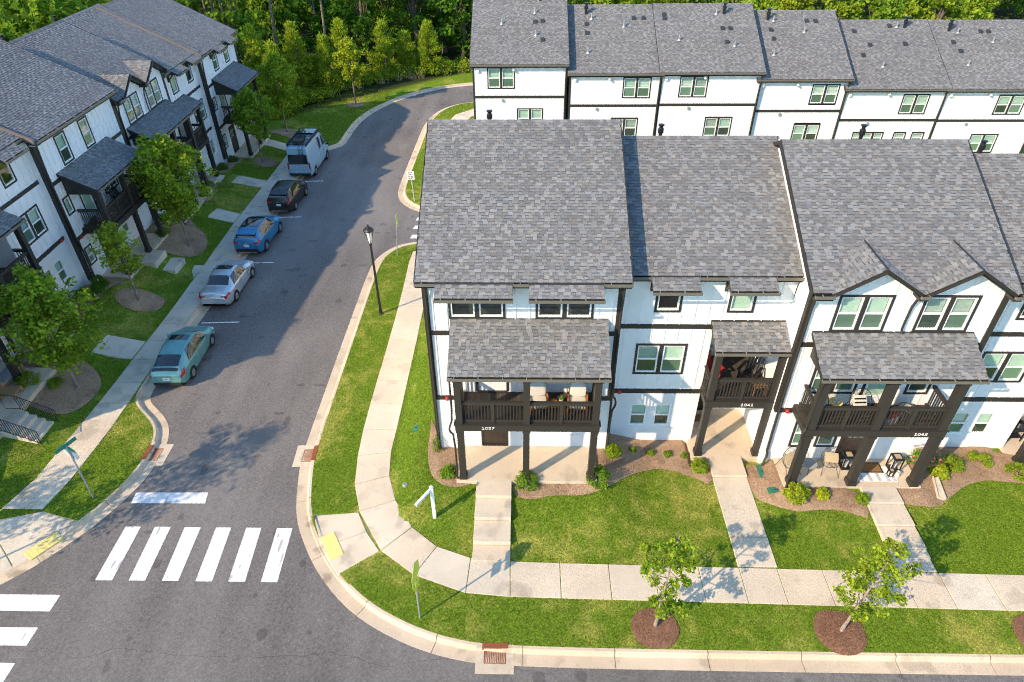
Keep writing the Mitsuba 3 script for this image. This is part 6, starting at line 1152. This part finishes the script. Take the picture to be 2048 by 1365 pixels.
# ---------------------------------------------------------------- furniture on the porches (front row; world coordinates)
def rot(c, rz): return XF(*c, rz)
def cushion(m, x0, x1, y0, y1, z0, z1, r=0.035):
    b = trimesh.creation.box((x1 - x0, y1 - y0, z1 - z0)); b = b.subdivide().subdivide(); v = np.array(b.vertices); h = np.array([x1 - x0, y1 - y0, z1 - z0]) / 2
    n = v / h; v2 = v * (1 - 0.05 * (np.abs(n).prod(1, keepdims=True))) ; v2[:, 2] *= 1 - 0.25 * np.maximum(np.abs(n[:, 0]), np.abs(n[:, 1])) ** 4
    m.add(v2 + [(x0 + x1) / 2, (y0 + y1) / 2, (z0 + z1) / 2], b.faces)
def lounge(label, c, rz, group=None):
    k = thing('lounge_chair', label, 'chair', group); X = rot(c, rz); m = MB()
    for sx in (-1, 1):
        m.box(sx * 0.36 - 0.03, sx * 0.36 + 0.03, -0.36, -0.30, 0, 0.5); m.box(sx * 0.36 - 0.03, sx * 0.36 + 0.03, 0.28, 0.34, 0, 0.45); m.box(sx * 0.36 - 0.035, sx * 0.36 + 0.035, -0.36, 0.34, 0.47, 0.50)
    m.box(-0.34, 0.34, -0.34, 0.32, 0.22, 0.27); m.beam((-0.34, 0.30, 0.62), (0.34, 0.30, 0.62), 0.05, 0.12); put('frame', m, 'm_orange_wood', k, X)
    m = MB(); cushion(m, -0.31, 0.31, -0.36, 0.28, 0.27, 0.42); put('seat_cushion', m, 'm_cushion', k, X, smooth=60)
    m = MB(); cushion(m, -0.31, 0.31, -0.08, 0.08, -0.3, 0.3); v = m.v[-1]; a = -0.28; m.v[-1] = np.column_stack([v[:, 0], v[:, 1] * math.cos(a) - v[:, 2] * math.sin(a) + 0.30, v[:, 1] * math.sin(a) + v[:, 2] * math.cos(a) + 0.68]); put('back_cushion', m, 'm_cushion', k, X, smooth=60)
ZD = 0.45 + 3.03; FX = KA
lounge('cream cushioned chair on the balcony of number 1037, behind its middle column', (0.55, 19.35, ZD), 0.12); lounge('cream cushioned chair on the balcony of number 1037, nearest its right column', (2.05, 19.35, ZD), -0.08)
k = thing('side_table', 'small orange wood table between the cream chairs on the balcony of number 1037', 'table'); X = rot((1.27, 19.15, ZD), 0.08); m = MB()
for i in range(5): m.box(-0.26 + i * 0.105, -0.26 + i * 0.105 + 0.098, -0.24, 0.24, 0.40, 0.43)
put('top', m, 'm_orange_wood', k, X)
for sx in (-1, 1):
    for sy in (-1, 1): m = MB(); m.box(sx * 0.22 - 0.025, sx * 0.22 + 0.025, sy * 0.2 - 0.025, sy * 0.2 + 0.025, 0, 0.4); put('leg', m, 'm_orange_wood', k, X)
def pumpkin(label, x, y, z, r):
    k = thing('pumpkin', label, 'pumpkin'); m = MB(); an = np.arange(32) * 2 * math.pi / 32; pr = [(0.05, 0.1), (0.6, 0.02), (0.95, 0.35), (1.0, 0.7), (0.85, 1.1), (0.45, 1.35), (0.1, 1.28)]
    v = [(x + r * a * (0.9 + 0.1 * abs(math.cos(4 * t))) * math.cos(t), y + r * a * (0.9 + 0.1 * abs(math.cos(4 * t))) * math.sin(t), z + r * b) for a, b in pr for t in an]
    m.add(v, [[i * 32 + j, i * 32 + (j + 1) % 32, (i + 1) * 32 + (j + 1) % 32, (i + 1) * 32 + j] for i in range(6) for j in range(32)]); put('flesh', m, 'm_pumpkin', k, smooth=True)
    m = MB(); m.tube([(x, y, z + r * 1.2), (x + 0.01, y, z + r * 1.6)], 0.012, 6); put('stalk', m, 'm_box_green', k)
pumpkin('small pumpkin on the orange table of the balcony of number 1037', 1.17, 19.2, ZD + 0.43, 0.1)
k = thing('potted_plant', 'small green plant in a white pot on the orange table of number 1037', 'potted plant'); m = MB(); m.lathe([(0.0, 0), (0.06, 0), (0.085, 0.13), (0.07, 0.13), (0.06, 0.1), (0, 0.1)], (1.42, 19.25, ZD + 0.43), 14); put('pot', m, 'm_white', k)
shrub(k, 1.42, 19.25, ZD + 0.53, 0.13, 0.2, 220, 0.25, 0.05, 333)
FX = KB
# number 1041: adirondack chair, red chair, wooden side table
def adirondack(label, c, rz, mat):
    k = thing('adirondack_chair', label, 'chair'); X = rot(c, rz); m = MB()
    for i in range(5): m.hexa([(-0.26, -0.35 + i * 0.12, 0.36 - i * 0.035), (0.26, -0.35 + i * 0.12, 0.36 - i * 0.035), (0.26, -0.25 + i * 0.12, 0.33 - i * 0.035), (-0.26, -0.25 + i * 0.12, 0.33 - i * 0.035), (-0.26, -0.35 + i * 0.12, 0.385 - i * 0.035), (0.26, -0.35 + i * 0.12, 0.385 - i * 0.035), (0.26, -0.25 + i * 0.12, 0.355 - i * 0.035), (-0.26, -0.25 + i * 0.12, 0.355 - i * 0.035)])
    put('seat', m, mat, k, X)
    for i in range(5):
        x = -0.22 + i * 0.11; t = 1.0 - 0.03 * (i - 2) ** 2; m = MB(); m.beam((x, 0.22, 0.2), (x * 1.25, 0.52, t), 0.09, 0.022, up=(0, 1, 0.3)); put('back_slat', m, mat, k, X)
    m = MB()
    for sx in (-1, 1): m.box(sx * 0.34 - 0.06, sx * 0.34 + 0.06, -0.4, 0.35, 0.56, 0.585); m.box(sx * 0.3 - 0.03, sx * 0.3 + 0.03, -0.36, -0.28, 0, 0.56); m.beam((sx * 0.28, -0.36, 0.33), (sx * 0.28, 0.6, 0.02), 0.03, 0.12)
    put('arms_and_legs', m, mat, k, X)
adirondack('dark slatted armchair on the balcony of number 1041', (9.05, 21.1, ZD), -0.7, 'm_black'); adirondack('red chair behind the left column of the balcony of number 1041', (7.5, 21.3, ZD), 0.4, 'm_red')
k = thing('side_table', 'small brown wooden table on the balcony of number 1041', 'table'); X = rot((9.2, 20.25, ZD), 0.15); m = MB()
for i in range(4): m.box(-0.28 + i * 0.14, -0.28 + i * 0.14 + 0.13, -0.22, 0.22, 0.46, 0.49)
put('top', m, 'm_teak', k, X)
for sx in (-1, 1):
    for sy in (-1, 1): m = MB(); m.box(sx * 0.24 - 0.025, sx * 0.24 + 0.025, sy * 0.18 - 0.025, sy * 0.18 + 0.025, 0, 0.46); put('leg', m, 'm_teak', k, X)
k = thing('doormat', 'dark doormat at the recessed door of number 1041', 'doormat'); m = MB(); m.box(7.45, 8.15, 21.75, 22.2, 0.452, 0.47); put('mat', m, 'm_doormat', k)
FX = KC
# number 1045: round wire chairs above and below
def wire_chair(label, c, rz, seat='m_cushion', striped=False, scale=1.0):
    k = thing('wire_chair', label, 'chair'); X = rot(c, rz); an = np.linspace(0, 2 * math.pi, 25); tl = 0.42; f = MB(); w = MB()
    E3 = lambda r, t, d=0.0: np.array([r * 0.42 * math.cos(t), 0.05 + (r * 0.46 * math.sin(t)) * math.sin(tl) + d * math.cos(tl), 0.72 + (r * 0.46 * math.sin(t)) * math.cos(tl) - d * math.sin(tl)])
    f.tube([E3(1, t) for t in an], 0.013, 5, cap=False)
    for t in np.linspace(0, 2 * math.pi, 29)[:-1]: w.tube([E3(1, t), E3(0.75, t, 0.13), E3(0.4, t, 0.2)], 0.005, 3, cap=False)
    w.tube([E3(0.4, t, 0.2) for t in an], 0.006, 4, cap=False); w.tube([E3(0.75, t, 0.13) for t in an], 0.004, 3, cap=False)
    for sx in (-1, 1):
        f.tube([E3(0.75, -math.pi / 2 + sx * 0.7, 0.13), (sx * 0.34, -0.38, 0.0)], 0.011, 5); f.tube([E3(0.4, sx * 0.4 + (math.pi if sx < 0 else 0), 0.2), (sx * 0.34, 0.42, 0.0)], 0.011, 5)
    put('frame', f, 'm_black', k, X); put('wires', w, 'm_black', k, X)
    m = MB(); cushion(m, -0.26, 0.26, -0.2, 0.2, -0.05, 0.05); v = m.v[-1]; a = tl + 0.35; m.v[-1] = np.column_stack([v[:, 0], v[:, 1] * math.sin(a) + 0.09, v[:, 1] * math.cos(a) + 0.66]) + np.outer(v[:, 2], [0, -math.cos(a), math.sin(a)]); put('pillow', m, seat, k, X, smooth=60)
    if striped:
        for s_ in (-0.11, 0.03):
            m = MB(); p = [np.array([xx, dy * math.sin(a) + 0.09, dy * math.cos(a) + 0.66]) + np.array([0, -math.cos(a), math.sin(a)]) * 0.056 for dy in (s_, s_ + 0.06) for xx in (-0.22, 0.22)]; m.quad([p[0], p[1], p[3], p[2]]); put('stripe', m, 'm_black', k, X)
wire_chair('black wire chair with striped pillow at the left end of the balcony of 1045', (10.95, 19.0, ZD), -1.2, striped=True); wire_chair('black wire chair with a striped pillow left of the middle balcony column of 1045', (12.6, 19.05, ZD), 0.05, striped=True)
wire_chair('round wire chair with a tan pillow behind the left patio column of number 1045', (10.75, 18.95, 0.45), 0.35, 'm_wicker'); wire_chair('round wire chair with a tan pillow before the windows of the patio of number 1045', (12.35, 18.98, 0.45), -0.15, 'm_wicker')
k = thing('patio_table', 'low round dark table between the wire chairs on the patio of number 1045', 'table'); m = MB(); m.lathe([(0, 0.42), (0.3, 0.42), (0.3, 0.45), (0, 0.45)], (11.5, 18.95, 0.45), 18); put('top', m, 'm_cushion_grey', k)
for a in (0.3, 2.4, 4.5): m = MB(); m.tube([(11.5 + 0.24 * math.cos(a), 18.95 + 0.24 * math.sin(a), 0.45), (11.5 + 0.1 * math.cos(a), 18.95 + 0.1 * math.sin(a), 0.87)], 0.012, 5); put('leg', m, 'm_black', k)
k = thing('tray_table', 'small table with a yellow tray and white vases on the balcony of number 1045', 'table'); cx, cy = 11.75, 19.2; m = MB(); m.lathe([(0, 0.5), (0.24, 0.5), (0.26, 0.54), (0.25, 0.54), (0.23, 0.515), (0, 0.515)], (cx, cy, ZD), 18); put('tray', m, 'm_yellow', k)
for a in (0.5, 2.6, 4.7): m = MB(); m.tube([(cx + 0.2 * math.cos(a), cy + 0.2 * math.sin(a), ZD), (cx - 0.05 * math.cos(a), cy - 0.05 * math.sin(a), ZD + 0.5)], 0.012, 5); put('leg', m, 'm_black', k)
for dx, dy, h in ((0.02, 0.03, 0.24), (-0.06, -0.04, 0.16), (0.08, -0.05, 0.13)): m = MB(); m.lathe([(0, 0), (0.045, 0), (0.06, h * 0.5), (0.03, h * 0.85), (0.035, h)], (cx + dx, cy + dy, ZD + 0.515), 12); put('vase', m, 'm_cushion', k)
k = thing('fire_bowl', 'round metal fire bowl on the balcony of number 1045', 'fire bowl'); m = MB(); c0 = (14.35, 18.95, ZD); m.lathe([(0.2, 0), (0.24, 0.3), (0.3, 0.42), (0.31, 0.45), (0.27, 0.45), (0.24, 0.36), (0, 0.34)], c0, 20); put('bowl', m, 'm_steel', k); m = MB(); m.lathe([(0.32, 0.44), (0.33, 0.47), (0.27, 0.47)], c0, 20); put('rim', m, 'm_bronze', k)
k = thing('floor_pillow', 'maroon patterned pillow at the middle column of the balcony of number 1045', 'pillow'); m = MB(); cushion(m, -0.24, 0.24, -0.24, 0.24, -0.07, 0.07); put('cover', m, 'm_maroon', k, XF(13.62, 18.75, ZD + 0.4, 0.4), smooth=60); m = MB(); m.box(-0.26, 0.26, -0.24, 0.24, 0, 0.33); put('stool', m, 'm_cushion_grey', k, XF(13.62, 18.75, ZD, 0.4))
def lantern(label, x, y, z, w, h):
    k = thing('lantern', label, 'lantern'); m = MB(); a = w / 2
    m.box(x - a, x + a, y - a, y + a, z, z + 0.04); m.box(x - a, x + a, y - a, y + a, z + h - 0.05, z + h)
    for sx in (-1, 1):
        for sy in (-1, 1): m.box(x + sx * a - (0.04 if sx > 0 else 0), x + sx * a + (0.04 if sx < 0 else 0), y + sy * a - (0.04 if sy > 0 else 0), y + sy * a + (0.04 if sy < 0 else 0), z + 0.04, z + h - 0.05)
    put('frame', m, 'm_black', k); m = MB(); m.box(x - a * 0.6, x + a * 0.6, y - a * 0.6, y + a * 0.6, z + h + 0.002, z + h + 0.012); put('lid', m, 'm_wicker', k); m = MB(); m.lathe([(0, 0.04), (0.09, 0.04), (0.09, h * 0.5), (0, h * 0.5)], (x, y, z), 10); put('candle', m, 'm_cushion', k)
lantern('large black lantern left of the door of number 1045', 13.1, 19.2, 0.45, 0.4, 0.72); lantern('large black lantern right of the door of number 1045', 15.0, 19.1, 0.45, 0.4, 0.72)
lantern('small black lantern on the floor right of the door of number 1045', 14.75, 18.75, 0.45, 0.2, 0.3)
k = thing('jug', 'small white jug beside the lanterns of number 1045', 'jug'); m = MB(); m.lathe([(0, 0), (0.07, 0), (0.1, 0.12), (0.05, 0.25), (0.065, 0.3)], (14.98, 18.68, 0.45), 12); put('body', m, 'm_cushion', k); m = MB(); m.tube([(15.04, 18.68, 0.72), (15.12, 18.68, 0.66), (15.07, 18.68, 0.58)], 0.012, 5); put('handle', m, 'm_cushion', k)
k = thing('doormat', 'brown doormat with a dark border at the door of number 1045', 'doormat'); m = MB(); m.box(13.55, 14.55, 18.85, 19.4, 0.468, 0.485); put('mat', m, 'm_doormat', k); m = MB()
for b in ((13.55, 14.55, 18.85, 18.9), (13.55, 14.55, 19.35, 19.4), (13.55, 13.6, 18.9, 19.35), (14.5, 14.55, 18.9, 19.35)): m.box(b[0], b[1], b[2], b[3], 0.485, 0.490)
put('border', m, 'm_black', k)
k = thing('rug', 'white rug with dark plaid lines under the doormat of number 1045', 'rug'); m = MB(); m.box(13.4, 14.95, 18.42, 19.2, 0.452, 0.464); put('weave', m, 'm_white', k)
for i, xx in enumerate((13.55, 13.9, 14.25, 14.6, 14.85)):
    for d in (-0.045, 0, 0.045): m = MB(); m.box(xx + d - 0.009, xx + d + 0.009, 18.43, 18.84, 0.464, 0.466); put('line', m, 'm_black', k)
FX = KD
k = thing('potted_plant', 'dark pot with a plant by the door at the right edge of the photo', 'potted plant'); m = MB(); m.lathe([(0, 0), (0.17, 0), (0.24, 0.5), (0.2, 0.5), (0.18, 0.42), (0, 0.42)], (20.75, 21.5, 0.42), 16); put('pot', m, 'm_black', k); shrub(k, 20.75, 21.5, 0.85, 0.22, 0.35, 260, 0.3, 0.07, 334)
k = thing('grill', 'covered dark barbecue grill in the porch at the right edge of the photo', 'grill'); m = MB(); m.box(20.5, 21.1, 20.7, 21.1, 1.0, 1.1); m.lathe([(0.3, 0.0), (0.29, 0.15), (0.16, 0.3), (0, 0.34)], (20.8, 20.9, 1.1), 14); put('hood', m, 'm_black', k); m = MB(); m.box(20.54, 21.06, 20.74, 21.06, 0.6, 0.63); put('shelf', m, 'm_black', k)
for x_ in (20.52, 21.04):
    for y_ in (20.72, 21.04): m = MB(); m.box(x_, x_ + 0.04, y_, y_ + 0.04, 0.42, 1.0); put('leg', m, 'm_black', k)
FX = None
# left row
k = thing('loveseat', 'wooden loveseat with grey cushions on the left patio', 'outdoor sofa'); X = XF(-24.0, 23.55, 0.95, math.pi / 2); m = MB()
m.box(-0.75, 0.75, -0.35, 0.35, 0.18, 0.28)
for sx in (-1, 1): m.box(sx * 0.72 - 0.05, sx * 0.72 + 0.05, -0.4, -0.32, 0, 0.6); m.box(sx * 0.72 - 0.05, sx * 0.72 + 0.05, 0.3, 0.38, 0, 0.75)
put('frame', m, 'm_teak', k, X); m = MB(); m.box(-0.7, 0.7, 0.33, 0.38, 0.3, 0.78); [m.box(sx * 0.72 - 0.03, sx * 0.72 + 0.03, -0.34, 0.33, 0.28, 0.58) for sx in (-1, 1)]; put('wicker_back', m, 'm_wicker', k, X)
m = MB(); cushion(m, -0.66, 0.66, -0.36, 0.25, 0.28, 0.44); put('seat_cushion', m, 'm_cushion_grey', k, X, smooth=60); m = MB(); cushion(m, -0.66, 0.66, 0.16, 0.32, 0.42, 0.8); put('back_cushion', m, 'm_cushion_grey', k, X, smooth=60)
k = thing('coffee_table', 'low wooden table beside the loveseat on the left patio', 'table'); X = XF(-23.2, 22.6, 0.95, 0.1); m = MB(); [m.box(-0.4 + i * 0.16, -0.4 + i * 0.16 + 0.15, -0.3, 0.3, 0.30, 0.34) for i in range(5)]; put('top', m, 'm_teak', k, X); m = MB(); [m.box(sx * 0.34 - 0.04, sx * 0.34 + 0.04, sy * 0.25 - 0.04, sy * 0.25 + 0.04, 0, 0.3) for sx in (-1, 1) for sy in (-1, 1)]; put('legs', m, 'm_teak', k, X)
adirondack('dark chair on the balcony of the left townhouse with two single windows', (-23.6, 36.3, 0.7 + 3.03), 1.3, 'm_black')
k = thing('ottoman', 'grey cushioned ottoman on the balcony of the left townhouse with two single windows', 'ottoman'); m = MB(); cushion(m, -0.35, 0.35, -0.5, 0.5, 0.2, 0.42); put('cushion', m, 'm_cushion_grey', k, XF(-23.7, 34.6, 3.73), smooth=60); m = MB(); m.box(-0.33, 0.33, -0.48, 0.48, 0.0, 0.2); put('base', m, 'm_wicker', k, XF(-23.7, 34.6, 3.73))
# small blue and white parcel locker glimpsed at the alley lawn
k = thing('newspaper_box', 'small blue and white box on the alley lawn beside the roof of number 1037', 'box'); x, y = -6.95, 45.3; z = gxy(x, y); m = MB(); m.box(x - 0.2, x + 0.2, y - 0.2, y + 0.2, z + 0.5, z + 0.85); put('lid', m, 'm_blue', k); m = MB(); m.box(x - 0.19, x + 0.19, y - 0.19, y + 0.19, z - 0.05, z + 0.5); put('body', m, 'm_white', k)
